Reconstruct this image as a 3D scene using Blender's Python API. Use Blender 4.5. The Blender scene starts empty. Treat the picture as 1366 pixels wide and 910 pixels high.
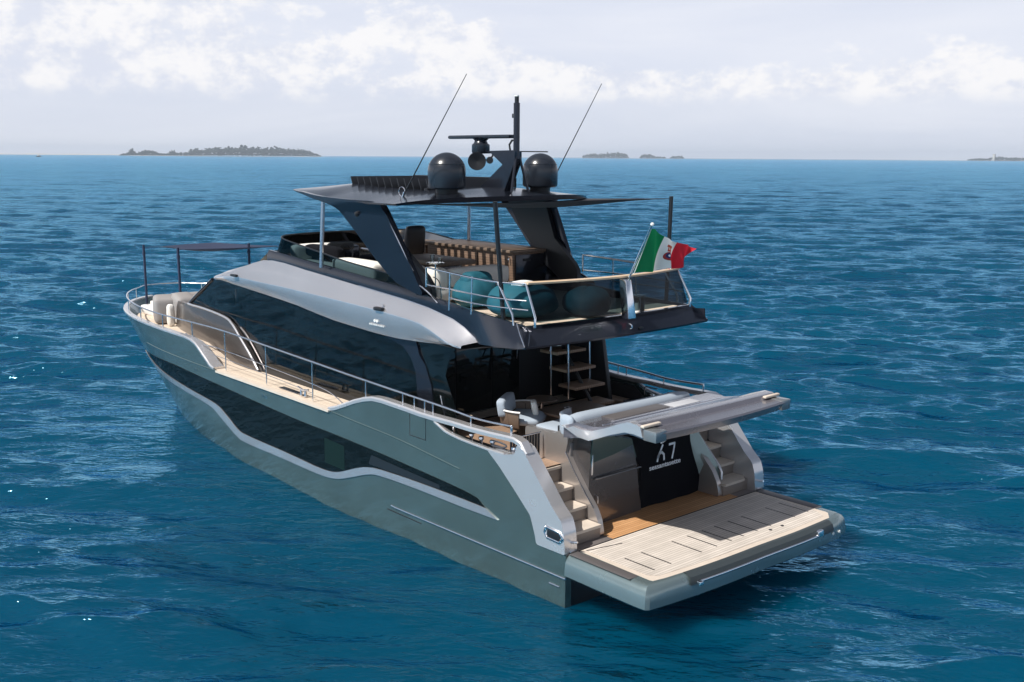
import bpy, bmesh, math, random
import numpy as np
from mathutils import Vector, Matrix
from mathutils.geometry import tessellate_polygon
random.seed(7)
C = bpy.context.scene.collection
sc = bpy.context.scene

# ------------------------------------------------------------------ camera, world, sun, exposure
cam_d = bpy.data.cameras.new('camera'); cam = bpy.data.objects.new('camera', cam_d); C.objects.link(cam)
sc.camera = cam
cam_d.sensor_width = 36.0; cam_d.lens = 36.0 * 1388.0 / 1366.0
cam_d.clip_start = 0.1; cam_d.clip_end = 60000
yaw, pitch, roll = math.radians(41.1), math.radians(10.07), math.radians(0.36)
fwd = Vector((math.cos(yaw)*math.cos(pitch), -math.sin(yaw)*math.cos(pitch), -math.sin(pitch)))
r0 = fwd.cross(Vector((0, 0, 1))).normalized(); u0 = r0.cross(fwd)
rr = r0*math.cos(roll) + u0*math.sin(roll); uu = -r0*math.sin(roll) + u0*math.cos(roll)
M = Matrix((rr, uu, -fwd)).transposed().to_4x4(); M.translation = Vector((-11.06, 13.37, 7.0))
cam.matrix_world = M

SUN = Vector((0.06, 0.62, 0.78)).normalized()
el = math.asin(SUN.z); az = math.atan2(SUN.x, SUN.y)
sun_d = bpy.data.lights.new('sun', 'SUN'); sun_d.energy = 5.0; sun_d.angle = math.radians(0.6); sun_d.color = (1, .955, .89)
sun = bpy.data.objects.new('sun', sun_d); C.objects.link(sun)
sun.rotation_euler = SUN.to_track_quat('Z', 'Y').to_euler(); sun.location = (0, 0, 60)

w = bpy.data.worlds.new('World'); sc.world = w; w.use_nodes = True
nt = w.node_tree; N = nt.nodes; L = nt.links
for n in list(N): N.remove(n)
def nd(t, **k):
    n = N.new(t)
    for a, b in k.items(): setattr(n, a, b)
    return n
def mathn(op, a, b=None, clamp=False):
    n = N.new('ShaderNodeMath'); n.operation = op; n.use_clamp = clamp
    for i, v in enumerate((a, b)):
        if v is None: continue
        if isinstance(v, (int, float)): n.inputs[i].default_value = v
        else: L.new(v, n.inputs[i])
    return n.outputs[0]
def ramp01(v, a, b):
    n = N.new('ShaderNodeMapRange'); n.interpolation_type = 'SMOOTHSTEP'
    L.new(v, n.inputs[0]); n.inputs[1].default_value = a; n.inputs[2].default_value = b
    return n.outputs[0]
def mixc(f, a, b):
    n = N.new('ShaderNodeMix'); n.data_type = 'RGBA'
    if isinstance(f, (int, float)): n.inputs[0].default_value = f
    else: L.new(f, n.inputs[0])
    for i, v in ((6, a), (7, b)):
        if isinstance(v, tuple): n.inputs[i].default_value = (*v, 1)
        else: L.new(v, n.inputs[i])
    return n.outputs[2]
sky = nd('ShaderNodeTexSky'); sky.sky_type = 'NISHITA'; sky.sun_disc = False
sky.sun_elevation = el; sky.sun_rotation = az; sky.air_density = 1.0; sky.dust_density = 2.0; sky.ozone_density = 1.5
tc = nd('ShaderNodeTexCoord'); sep = nd('ShaderNodeSeparateXYZ'); L.new(tc.outputs['Generated'], sep.inputs[0])
X_, Y_, Z_ = sep.outputs
def skynoise(scale, zs, det, rough, off, dist=0.0):
    mp = nd('ShaderNodeMapping'); mp.inputs['Scale'].default_value = (1, 1, zs); mp.inputs['Location'].default_value = off
    L.new(tc.outputs['Generated'], mp.inputs[0])
    n = nd('ShaderNodeTexNoise'); n.inputs['Scale'].default_value = scale; n.inputs['Detail'].default_value = det
    n.inputs['Roughness'].default_value = rough; n.inputs['Distortion'].default_value = dist
    L.new(mp.outputs[0], n.inputs[0]); return n.outputs[0]
# direction towards the left of the view: 1 at the left edge, 0 at the right edge
left = mathn('ADD', mathn('MULTIPLY', X_, math.sin(yaw)), mathn('MULTIPLY', Y_, math.cos(yaw)))   # sine of the angle left of the view axis
low = skynoise(5.0, 2.2, 2, .5, (3.1, .4, .2))
billow = skynoise(13.0, 1.7, 9, .66, (0, 2.0, .5), .0)
fine = skynoise(46.0, 1.3, 5, .6, (5, 1, 2))
height = mathn('SUBTRACT', mathn('ADD', ramp01(left, -.06, .16), 0.0), 0.0)          # taller heaps to the left
top = mathn('ADD', mathn('MULTIPLY', height, .080), .066)
base = ramp01(mathn('ADD', Z_, mathn('MULTIPLY', mathn('SUBTRACT', billow, .5), .030)), .045, .064)
fade = mathn('SUBTRACT', 1.0, ramp01(mathn('DIVIDE', Z_, top), .75, 1.65))
dens = mathn('ADD', mathn('MULTIPLY', low, 1.15), mathn('MULTIPLY', billow, .95))
dens = mathn('ADD', dens, mathn('MULTIPLY', fade, .42))
cum = mathn('MULTIPLY', ramp01(dens, 1.25, 1.40), base, True)
cshade = ramp01(mathn('ADD', mathn('MULTIPLY', billow, .75), mathn('MULTIPLY', fine, .40)), .48, .66)
ccol = mixc(cshade, (6.3, 6.6, 7.5), (8.3, 8.2, 8.25))
veil = ramp01(skynoise(2.2, 6.0, 5, .55, (1, 7, 0), .6), .30, .75)
hz = ramp01(Z_, .15, .26)
pale = mixc(ramp01(Z_, 0.0, .10), (6.0, 6.45, 7.5), (6.5, 6.9, 8.0))
dim = nd('ShaderNodeVectorMath', operation='SCALE'); dim.inputs['Scale'].default_value = .52; L.new(sky.outputs[0], dim.inputs[0])
vcol = mixc(mathn('MULTIPLY', mathn('SUBTRACT', 1.0, hz), .92), dim.outputs[0], pale)
vcol = mixc(mathn('MULTIPLY', veil, mathn('ADD', mathn('MULTIPLY', mathn('SUBTRACT', 1.0, hz), .3), .30)), vcol, (7.5, 7.65, 8.2))
hi = ramp01(skynoise(3.0, 1.0, 6, .6, (2, 2, 8), .3), .52, .68)                        # broken cloud overhead
vcol = mixc(mathn('MULTIPLY', mathn('MULTIPLY', hi, ramp01(Z_, .12, .3)), .35), vcol, (8.2, 8.2, 8.4))
col = mixc(mathn('MULTIPLY', cum, .9), vcol, ccol)
bg = nd('ShaderNodeBackground'); bg.inputs[1].default_value = 0.1; L.new(col, bg.inputs[0])
wo = nd('ShaderNodeOutputWorld'); L.new(bg.outputs[0], wo.inputs[0])

sc.view_settings.view_transform = 'Standard'; sc.view_settings.look = 'None'
sc.view_settings.exposure = 0.27; sc.view_settings.gamma = 1.0; sc.view_settings.use_curve_mapping = False
sc.render.engine = 'CYCLES'
sc.cycles.max_bounces = 8; sc.cycles.transparent_max_bounces = 12; sc.cycles.volume_bounces = 0

# ------------------------------------------------------------------ materials
MATS = {}
def mat(name, col, rough=.5, metal=0., coat=0., var=0., vscale=3., spec=.5, **k):
    m = bpy.data.materials.new(name); m.use_nodes = True; MATS[name] = m
    t = m.node_tree; b = t.nodes['Principled BSDF']
    b.inputs['Base Color'].default_value = (*col, 1); b.inputs['Roughness'].default_value = rough
    b.inputs['Metallic'].default_value = metal; b.inputs['Coat Weight'].default_value = coat; b.inputs['Coat Roughness'].default_value = .08
    b.inputs['Specular IOR Level'].default_value = spec
    if var:
        tcn = t.nodes.new('ShaderNodeTexCoord'); n = t.nodes.new('ShaderNodeTexNoise'); n.inputs['Scale'].default_value = vscale
        n.inputs['Detail'].default_value = 6; t.links.new(tcn.outputs['Object'], n.inputs[0])
        r = t.nodes.new('ShaderNodeMapRange'); r.inputs[3].default_value = 1-var; r.inputs[4].default_value = 1+var
        t.links.new(n.outputs[0], r.inputs[0])
        mx = t.nodes.new('ShaderNodeVectorMath'); mx.operation = 'SCALE'; mx.inputs[0].default_value = col
        t.links.new(r.outputs[0], mx.inputs['Scale']); t.links.new(mx.outputs[0], b.inputs['Base Color'])
        r2 = t.nodes.new('ShaderNodeMapRange'); r2.inputs[3].default_value = max(rough*(1-var), 0); r2.inputs[4].default_value = rough*(1+var)
        t.links.new(n.outputs[0], r2.inputs[0]); t.links.new(r2.outputs[0], b.inputs['Roughness'])
    if k.get('bump'):
        tcn = t.nodes.new('ShaderNodeTexCoord'); n = t.nodes.new('ShaderNodeTexNoise'); n.inputs['Scale'].default_value = k.get('bscale', 40)
        t.links.new(tcn.outputs['Object'], n.inputs[0])
        bp = t.nodes.new('ShaderNodeBump'); bp.inputs['Strength'].default_value = k['bump']; bp.inputs['Distance'].default_value = .01
        t.links.new(n.outputs[0], bp.inputs['Height']); t.links.new(bp.outputs[0], b.inputs['Normal'])
    return m
def planks(name, col, col2, seam, axis, width, rough=.6, seamw=.1):
    m = mat(name, col, rough); t = m.node_tree; b = t.nodes['Principled BSDF']; n_, l_ = t.nodes, t.links
    tcn = n_.new('ShaderNodeTexCoord'); s = n_.new('ShaderNodeSeparateXYZ'); l_.new(tcn.outputs['Object'], s.inputs[0])
    def mt(op, a, b_=None):
        q = n_.new('ShaderNodeMath'); q.operation = op
        for i, v in enumerate((a, b_)):
            if v is None: continue
            if isinstance(v, (int, float)): q.inputs[i].default_value = v
            else: l_.new(v, q.inputs[i])
        return q.outputs[0]
    a = s.outputs[axis]; d = mt('DIVIDE', mt('ADD', a, 50.0), width); fl = mt('FLOOR', d); fr = mt('FRACT', d)
    wn = n_.new('ShaderNodeTexWhiteNoise'); wn.noise_dimensions = '1D'; l_.new(fl, wn.inputs['W'])
    mp = n_.new('ShaderNodeMapping'); sc_ = [3, 3, 3]; sc_[axis] = 60; mp.inputs['Scale'].default_value = sc_; l_.new(tcn.outputs['Object'], mp.inputs[0])
    gr = n_.new('ShaderNodeTexNoise'); gr.inputs['Scale'].default_value = 1.5; gr.inputs['Detail'].default_value = 6; l_.new(mp.outputs[0], gr.inputs[0])
    big = n_.new('ShaderNodeTexNoise'); big.inputs['Scale'].default_value = 1.6; big.inputs['Detail'].default_value = 4; l_.new(tcn.outputs['Object'], big.inputs[0])
    f = mt('ADD', mt('MULTIPLY', wn.outputs[0], .45), mt('MULTIPLY', gr.outputs[0], .5)); f = mt('ADD', f, mt('MULTIPLY', mt('SUBTRACT', big.outputs[0], .5), 1.5))
    mx = n_.new('ShaderNodeMix'); mx.data_type = 'RGBA'; l_.new(f, mx.inputs[0]); mx.inputs[6].default_value = (*col, 1); mx.inputs[7].default_value = (*col2, 1)
    sm = mt('LESS_THAN', fr, seamw)
    m2 = n_.new('ShaderNodeMix'); m2.data_type = 'RGBA'; l_.new(sm, m2.inputs[0]); l_.new(mx.outputs[2], m2.inputs[6]); m2.inputs[7].default_value = (*seam, 1)
    l_.new(m2.outputs[2], b.inputs['Base Color'])
    return m
def glassmat(name, tint, dens, rough=.02, refl=1.0):
    m = bpy.data.materials.new(name); m.use_nodes = True; t = m.node_tree
    for n in list(t.nodes): t.nodes.remove(n)
    o = t.nodes.new('ShaderNodeOutputMaterial'); tr = t.nodes.new('ShaderNodeBsdfTransparent'); tr.inputs[0].default_value = (*tint, 1)
    df = t.nodes.new('ShaderNodeBsdfDiffuse'); df.inputs[0].default_value = (.004, .007, .008, 1)
    gl = t.nodes.new('ShaderNodeBsdfGlossy'); gl.inputs['Roughness'].default_value = rough; gl.inputs[0].default_value = (refl, refl, refl, 1)
    fr = t.nodes.new('ShaderNodeFresnel'); fr.inputs[0].default_value = 1.5
    m1 = t.nodes.new('ShaderNodeMixShader'); m1.inputs[0].default_value = dens; t.links.new(tr.outputs[0], m1.inputs[1]); t.links.new(df.outputs[0], m1.inputs[2])
    m2 = t.nodes.new('ShaderNodeMixShader'); t.links.new(fr.outputs[0], m2.inputs[0]); t.links.new(m1.outputs[0], m2.inputs[1]); t.links.new(gl.outputs[0], m2.inputs[2])
    t.links.new(m2.outputs[0], o.inputs[0]); MATS[name] = m
    return m
green = mat('green_grey_paint', (.130, .185, .178), .22, .7, .5, .16, 1.6, bump=.25, bscale=2.2)
silver = mat('silver_paint', (.64, .63, .64), .27, .68, .5, .06, 1.5)
silver_m = mat('pewter_silver_paint', (.60, .585, .60), .25, .78, .5, .05, 1.2)
panelm = mat('warm_pewter_paint', (.10, .088, .086), .30, .6, .5, .08, 2)
silver_d = mat('warm_grey_paint', (.24, .215, .21), .34, .5, .4, .08, 1.5)
charcoal = mat('charcoal_paint', (.016, .020, .032), .22, .6, .4, .10, 2)
domec = mat('dome_plastic', (.014, .018, .026), .26, 0, .2)
black = mat('black_plastic', (.008, .009, .012), .4)
blackcloth = mat('black_cover_cloth', (.003, .0035, .006), .9, spec=.15, bump=.35, bscale=9)
chrome = mat('polished_steel', (.80, .81, .84), .14, 1.0)
steel_d = mat('brushed_steel', (.55, .56, .6), .25, 1.0)
white = mat('white_gelcoat', (.78, .77, .75), .3, 0, .3)
cream = mat('cream_upholstery', (.78, .75, .70), .75, var=.05, bump=.2)
greyfab = mat('pale_grey_upholstery', (.40, .41, .44), .8, var=.05, bump=.2)
bowfab = mat('bow_grey_upholstery', (.26, .245, .24), .8, var=.05, bump=.2)
teal = mat('teal_fabric', (.0, .075, .110), .8, var=.15, bump=1.0, bscale=7)
tealdark = mat('dark_teal_fabric', (.0, .062, .092), .75, var=.12, bump=.8, bscale=7)
towelm = mat('white_towel', (.8, .8, .8), .95, bump=.6)
navy = mat('navy_canvas', (.014, .024, .060), .8, bump=.3)
brown = planks('brown_slatted_wood', (.15, .098, .068), (.21, .14, .10), (.02, .013, .01), 2, .055, .5)
browntop = planks('brown_table_wood', (.13, .09, .066), (.18, .13, .095), (.03, .02, .015), 1, .09, .5, .04)
teak = planks('weathered_teak', (.43, .39, .345), (.64, .58, .52), (.20, .15, .12), 0, .06, .7, .12)
teakx = planks('weathered_teak_lengthwise', (.52, .43, .34), (.70, .59, .48), (.16, .12, .09), 1, .06, .7, .10)
teakplain = mat('teak_border', (.53, .46, .39), .65, var=.12, vscale=6)
teakcap = mat('varnished_teak_cap', (.62, .45, .30), .4, 0, .3, .1, 8)
teakfresh = planks('fresh_teak', (.42, .215, .09), (.58, .32, .15), (.12, .06, .03), 0, .065, .6, .1)
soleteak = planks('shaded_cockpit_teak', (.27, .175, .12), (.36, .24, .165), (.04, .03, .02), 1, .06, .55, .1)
winglass = glassmat('dark_cabin_glass', (.62, .70, .70), .30, .02, .85)
hullglass = glassmat('dark_hull_glass', (.2, .3, .28), .97, .03, .5)
flyglass = glassmat('smoked_glass', (.09, .145, .17), .06, .02, .35)
clearg = glassmat('clear_glass', (.93, .95, .95), .02)
panem = mat('pane_green', (.004, .014, .013), .5, spec=.15)  # near-black green for the small pane on the hull window
darkpane = mat('dark_pane', (.012, .014, .017), .3, coat=.1)

# ------------------------------------------------------------------ mesh helpers
def link(name, me, m, parent=None, smooth=True, ang=35):
    me.materials.append(m)
    if smooth:
        me.shade_smooth()
        try: me.set_sharp_from_angle(angle=math.radians(ang))
        except Exception: pass
    o = bpy.data.objects.new(name, me); C.objects.link(o)
    if parent is not None: o.parent = parent
    return o
def raw(name, vs, fs, m, parent=None, smooth=True, ang=35, mirror=False):
    me = bpy.data.meshes.new(name); me.from_pydata([tuple(v) for v in vs], [], fs); me.validate(); me.update()
    bm = bmesh.new(); bm.from_mesh(me); bmesh.ops.recalc_face_normals(bm, faces=bm.faces); bm.to_mesh(me); bm.free()
    return link(name, me, m, parent, smooth, ang)
def from_bm(name, bm, m, parent=None, smooth=True, ang=35):
    me = bpy.data.meshes.new(name); bmesh.ops.recalc_face_normals(bm, faces=bm.faces); bm.to_mesh(me); bm.free()
    return link(name, me, m, parent, smooth, ang)
def mirrored(o, name=None):
    me = o.data.copy(); me.transform(Matrix.Scale(-1, 4, (0, 1, 0))); me.flip_normals()
    c = bpy.data.objects.new(name or o.name.split('.')[0], me); C.objects.link(c); c.parent = o.parent
    return c
def both(fn, *a, **k):
    o = fn(*a, **k); c = mirrored(o)
    return o, c
def empty(name, loc=(0, 0, 0), rz=0, label=None, cat=None, group=None, kind=None):
    o = bpy.data.objects.new(name, None); C.objects.link(o); o.location = loc; o.rotation_euler = (0, 0, rz)
    tag(o, label, cat, group, kind); return o
def tag(o, label=None, cat=None, group=None, kind=None):
    if label: o['label'] = label
    if cat: o['category'] = cat
    if group: o['group'] = group
    if kind: o['kind'] = kind
    return o
def smooth_path(pts, n=6, closed=False):
    P = [Vector(p) for p in pts]; out = []; m = len(P)
    rng = range(m) if closed else range(m-1)
    for i in rng:
        if closed: a, b, c, d = P[(i-1) % m], P[i], P[(i+1) % m], P[(i+2) % m]
        else: a, b, c, d = P[max(i-1, 0)], P[i], P[i+1], P[min(i+2, m-1)]
        for k in range(n):
            t = k/n
            out.append(.5*((2*b)+(c-a)*t+(2*a-5*b+4*c-d)*t*t+(3*b-a-3*c+d)*t**3))
    if not closed: out.append(P[-1])
    return out
def fillet(pts, rad, n=5, closed=True):
    # round the corners of a polyline with the given radius
    P = [Vector(p) for p in pts]; m = len(P); out = []
    for i in range(m):
        if not closed and i in (0, m-1): out.append(P[i]); continue
        a, b, c = P[i-1], P[i], P[(i+1) % m]
        r = rad[i] if isinstance(rad, (list, tuple)) else rad
        l1, l2 = (a-b).length, (c-b).length
        if r <= 0 or l1 < 1e-6 or l2 < 1e-6: out.append(b); continue
        r = min(r, l1*.45, l2*.45); p, q = b+(a-b)/l1*r, b+(c-b)/l2*r
        for k in range(n+1):
            t = k/n; out.append(p*(1-t)**2 + b*2*t*(1-t) + q*t*t)
    return out
def tube(name, pts, r, m, parent=None, n=8, taper=None, flat=None):
    P = [Vector(p) for p in pts]; vs, fs = [], []
    up = Vector((0, 0, 1)); prev = None
    for i, p in enumerate(P):
        d = (P[min(i+1, len(P)-1)] - P[max(i-1, 0)]).normalized()
        if prev is None:
            s = d.cross(up)
            if s.length < .05: s = d.cross(Vector((1, 0, 0)))
        else: s = prev - d*prev.dot(d)
        s.normalize(); prev = s; t = s.cross(d)
        rad = r if taper is None else r + (taper-r)*i/(len(P)-1)
        for k in range(n):
            a = 2*math.pi*k/n; vs.append(p + s*math.cos(a)*rad*(flat or 1) + t*math.sin(a)*rad)
    for i in range(len(P)-1):
        for k in range(n): fs.append((i*n+k, i*n+(k+1) % n, (i+1)*n+(k+1) % n, (i+1)*n+k))
    fs.append(tuple(range(n))[::-1]); fs.append(tuple((len(P)-1)*n+k for k in range(n)))
    return raw(name, vs, fs, m, parent, ang=50)
def rbox(name, lo, hi, m, parent=None, bev=.01, seg=2, rot=None, pivot=None, fn=None):
    bm = bmesh.new(); bmesh.ops.create_cube(bm, size=1)
    for v in bm.verts: v.co = Vector([lo[i]+(hi[i]-lo[i])*(v.co[i]+.5) for i in range(3)])
    if bev > 0: bmesh.ops.bevel(bm, geom=list(bm.edges), offset=min(bev, min(hi[i]-lo[i] for i in range(3))*.49), segments=seg, profile=.5, affect='EDGES')
    if fn:
        for v in bm.verts: v.co = Vector(fn(v.co))
    if rot is not None:
        pv = Vector(pivot if pivot else [(lo[i]+hi[i])/2 for i in range(3)])
        for v in bm.verts: v.co = rot @ (v.co-pv) + pv
    return from_bm(name, bm, m, parent)
def cushion(name, lo, hi, m, parent=None, r=.06, puff=.02, rot=None, pivot=None):
    c = [(lo[i]+hi[i])/2 for i in range(3)]; h = [(hi[i]-lo[i])/2 for i in range(3)]
    bm = bmesh.new(); bmesh.ops.create_cube(bm, size=2)
    bmesh.ops.subdivide_edges(bm, edges=bm.edges, cuts=9, use_grid_fill=True)
    for v in bm.verts:
        q = Vector(v.co); inner = Vector([max(h[i]-r, .001) for i in range(3)])
        p = Vector([q[i]*h[i] for i in range(3)])
        cl = Vector([max(-inner[i], min(inner[i], p[i])) for i in range(3)]); d = p-cl
        p = cl + d.normalized()*r if d.length > 1e-6 else p
        for i in range(3):
            o = [j for j in range(3) if j != i]
            if abs(q[i]) > .99: p[i] += puff*math.copysign(1, q[i])*(1-q[o[0]]**2)*(1-q[o[1]]**2)
        v.co = p + Vector(c)
    if rot is not None:
        pv = Vector(pivot or c)
        for v in bm.verts: v.co = rot @ (v.co-pv)+pv
    return from_bm(name, bm, m, parent, ang=60)
def lathe(name, prof, m, parent=None, loc=(0, 0, 0), n=32, axis=None):
    vs, fs = [], []
    for (r, z) in prof:
        for k in range(n):
            a = 2*math.pi*k/n; vs.append(Vector((r*math.cos(a), r*math.sin(a), z)))
    for i in range(len(prof)-1):
        for k in range(n): fs.append((i*n+k, i*n+(k+1) % n, (i+1)*n+(k+1) % n, (i+1)*n+k))
    fs.append(tuple(range(n))); fs.append(tuple((len(prof)-1)*n+k for k in range(n)))
    if axis is not None:
        q = Vector((0, 0, 1)).rotation_difference(Vector(axis)); vs = [q @ v for v in vs]
    return raw(name, [v+Vector(loc) for v in vs], fs, m, parent)
def patch(name, poly, fn, thick, m, parent=None, cuts=(), ang=35):
    """poly: 2-D outline (s,t); fn(s,t)->(front point, inward unit vector); cuts: ((axis, value), ...) grid lines"""
    P = [Vector((p[0], p[1], 0)) for p in poly]; bm = bmesh.new(); vv = [bm.verts.new(p) for p in P]
    for t in tessellate_polygon([P]):
        try: bm.faces.new([vv[i] for i in t])
        except ValueError: pass
    bmesh.ops.delete(bm, geom=[v for v in bm.verts if not v.link_faces], context='VERTS')
    for ax, val in cuts:
        no = (1, 0, 0) if ax == 0 else (0, 1, 0); co = (val, 0, 0) if ax == 0 else (0, val, 0)
        bmesh.ops.bisect_plane(bm, geom=list(bm.verts)+list(bm.edges)+list(bm.faces), dist=1e-6, plane_co=co, plane_no=no)
    bmesh.ops.remove_doubles(bm, verts=bm.verts, dist=1e-5)
    bm.verts.ensure_lookup_table(); bm.verts.index_update()
    n = len(bm.verts); vs = []; back = []
    for v in bm.verts:
        p, inn = fn(v.co.x, v.co.y); p = Vector(p); vs.append(p); back.append(p+Vector(inn)*thick)
    fs = [tuple(v.index for v in f.verts) for f in bm.faces]
    allf = list(fs)+[tuple(i+n for i in f[::-1]) for f in fs]
    for e in bm.edges:
        if len(e.link_faces) == 1:
            a, b = e.verts[0].index, e.verts[1].index; allf.append((a, b, b+n, a+n))
    bm.free()
    return raw(name, vs+back, allf, m, parent, ang=ang)
def prism_xz(name, poly, y0, y1, m, parent=None, cuts=(), bend=None):
    def fn(s, t):
        o = bend(s, t) if bend else 0
        return (s, y0+o, t), (0, math.copysign(1, y1-y0), 0)
    return patch(name, poly, fn, abs(y1-y0), m, parent, cuts)
def prism_xy(name, poly, z0, z1, m, parent=None, cuts=(), fz=None):
    return patch(name, poly, lambda s, t: ((s, t, z0+(fz(s, t) if fz else 0)), (0, 0, math.copysign(1, z1-z0))), abs(z1-z0), m, parent, cuts)
def loft(name, rows, m, parent=None, close_u=False, close_v=False, cap=False, ang=35, skip=None):
    vs, fs = [], []; nu, nv = len(rows), len(rows[0])
    for r_ in rows: vs += [Vector(p) for p in r_]
    for i in range(nu if close_u else nu-1):
        for j in range(nv if close_v else nv-1):
            if skip and skip(i, j): continue
            i2, j2 = (i+1) % nu, (j+1) % nv
            fs.append((i*nv+j, i*nv+j2, i2*nv+j2, i2*nv+j))
    if cap: fs.append(tuple(range(nv))); fs.append(tuple((nu-1)*nv+j for j in range(nv)))
    return raw(name, vs, fs, m, parent, ang=ang)
def lerp(x, xs, ys):
    return float(np.interp(x, xs, ys))

# ------------------------------------------------------------------ the sea
def build_sea():
    rng = np.random.default_rng(11)
    def side(half, d0, far, g):
        a = list(np.arange(0, half, d0)); d = d0
        while a[-1] < far: d *= g; a.append(a[-1]+d)
        return np.array(a)
    # finest round the yacht and on the open-sea side
    xs = np.concatenate([-side(15, .10, 7000, 1.05)[:0:-1], side(17, .10, 7000, 1.0085)])+1.5
    ys = np.concatenate([-side(17, .10, 7000, 1.0085)[:0:-1], side(15, .10, 7000, 1.05)])-1.0
    dx = np.gradient(xs); dy = np.gradient(ys)
    X, Y = np.meshgrid(xs, ys, indexing='ij'); D = np.maximum(*np.meshgrid(dx, dy, indexing='ij'))
    Zc = np.zeros_like(X); Xo = X.copy(); Yo = Y.copy()
    main = math.radians(-41.1-9)
    for i in range(120):
        lam = .55*(16/.55)**(rng.random()**1.0)
        th = main + rng.normal(0, .50 if lam < 1.3 else .27)
        k = 2*math.pi/lam
        slope = .031*(1.35 if lam < 2.5 else (1.0 if lam < 5 else .42))*rng.uniform(.6, 1.25)
        a = slope/k; ph = rng.uniform(0, 6.283)
        fadeD = np.clip((lam/D-1.3)/1.3, 0, 1)
        arg = k*(X*math.cos(th)+Y*math.sin(th))+ph
        cs, sn = np.cos(arg)*fadeD, np.sin(arg)*fadeD
        Zc += a*cs; Xo -= .8*a*math.cos(th)*sn; Yo -= .8*a*math.sin(th)*sn
    # smoother water close in under the hull
    hx = np.clip(X, 0, 17); dist = np.hypot(X-hx, np.maximum(np.abs(Y)-2.6, 0)); lee = .30+.70*np.clip(dist/5.5, 0, 1)**1.0
    Zc *= lee; Xo = X+(Xo-X)*lee; Yo = Y+(Yo-Y)*lee
    nx, ny = X.shape
    co = np.stack([Xo, Yo, Zc-.015], -1).reshape(-1, 3).astype(np.float32)
    idx = np.arange(nx*ny).reshape(nx, ny)
    q = np.stack([idx[:-1, :-1], idx[1:, :-1], idx[1:, 1:], idx[:-1, 1:]], -1).reshape(-1, 4).astype(np.int32)
    me = bpy.data.meshes.new('sea'); me.vertices.add(len(co)); me.vertices.foreach_set('co', co.ravel())
    me.loops.add(q.size); me.loops.foreach_set('vertex_index', q.ravel())
    me.polygons.add(len(q)); me.polygons.foreach_set('loop_start', np.arange(0, q.size, 4, dtype=np.int32))
    me.update(); me.validate(); me.shade_smooth()
    m = bpy.data.materials.new('sea_water'); m.use_nodes = True; t = m.node_tree; n_, l_ = t.nodes, t.links; b = n_['Principled BSDF']
    b.inputs['Roughness'].default_value = .07; b.inputs['IOR'].default_value = 1.333; b.inputs['Specular Tint'].default_value = (.62, .86, 1, 1)
    tcn = n_.new('ShaderNodeTexCoord')
    def noise(scale, detail, stretch, rot, rough=.55):
        mp = n_.new('ShaderNodeMapping'); mp.vector_type = 'TEXTURE'; mp.inputs['Rotation'].default_value = (0, 0, rot); mp.inputs['Scale'].default_value = (1, stretch, 1)
        l_.new(tcn.outputs['Object'], mp.inputs[0])
        q = n_.new('ShaderNodeTexNoise'); q.inputs['Scale'].default_value = scale; q.inputs['Detail'].default_value = detail; q.inputs['Roughness'].default_value = rough
        l_.new(mp.outputs[0], q.inputs[0]); return q.outputs[0]
    a1 = noise(.55, 3, 2.2, main, .5); a2 = noise(3.6, 3, 2.6, main+.12, .62); a3 = noise(.05, 3, 1.5, main)
    def bump(h, dist, st, prev=None):
        q = n_.new('ShaderNodeBump'); q.inputs['Strength'].default_value = st; q.inputs['Distance'].default_value = dist; l_.new(h, q.inputs['Height'])
        if prev: l_.new(prev, q.inputs['Normal'])
        return q.outputs[0]
    a4 = noise(1.3, 4, 3.0, main-.15, .6); nn = bump(a1, .5, .8); nn = bump(a4, .14, 1.0, nn); nn = bump(a2, .085, 1.0, nn)
    cr = n_.new('ShaderNodeMix'); cr.data_type = 'RGBA'; l_.new(a3, cr.inputs[0])
    cr.inputs[6].default_value = (.0, .030, .064, 1); cr.inputs[7].default_value = (.0, .052, .096, 1)
    # reflection as through a polarising filter, over light scattered back from the water
    n_.remove(b); df = n_.new('ShaderNodeSubsurfaceScattering'); df.falloff = 'BURLEY'; df.inputs['Scale'].default_value = 1.6; df.inputs['Radius'].default_value = (.4, .9, 1.0); l_.new(cr.outputs[2], df.inputs[0]); l_.new(nn, df.inputs['Normal'])
    gl = n_.new('ShaderNodeBsdfGlossy'); gl.distribution = 'BECKMANN'; gl.inputs['Roughness'].default_value = .15; gl.inputs[0].default_value = (.36, .78, 1.08, 1); l_.new(nn, gl.inputs['Normal'])
    fr = n_.new('ShaderNodeFresnel'); fr.inputs[0].default_value = 1.333; l_.new(nn, fr.inputs['Normal'])
    mu = n_.new('ShaderNodeMath'); mu.operation = 'MULTIPLY'; mu.inputs[1].default_value = 1.55; l_.new(fr.outputs[0], mu.inputs[0])
    ms = n_.new('ShaderNodeMixShader'); mn = n_.new('ShaderNodeMath'); mn.operation = 'MINIMUM'; mn.inputs[1].default_value = .72; l_.new(mu.outputs[0], mn.inputs[0]); l_.new(mn.outputs[0], ms.inputs[0]); l_.new(df.outputs[0], ms.inputs[1]); l_.new(gl.outputs[0], ms.inputs[2])
    l_.new(ms.outputs[0], n_['Material Output'].inputs[0])
    me.materials.append(m); o = bpy.data.objects.new('sea', me); C.objects.link(o); tag(o, kind='structure')
    return o
build_sea()

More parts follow.
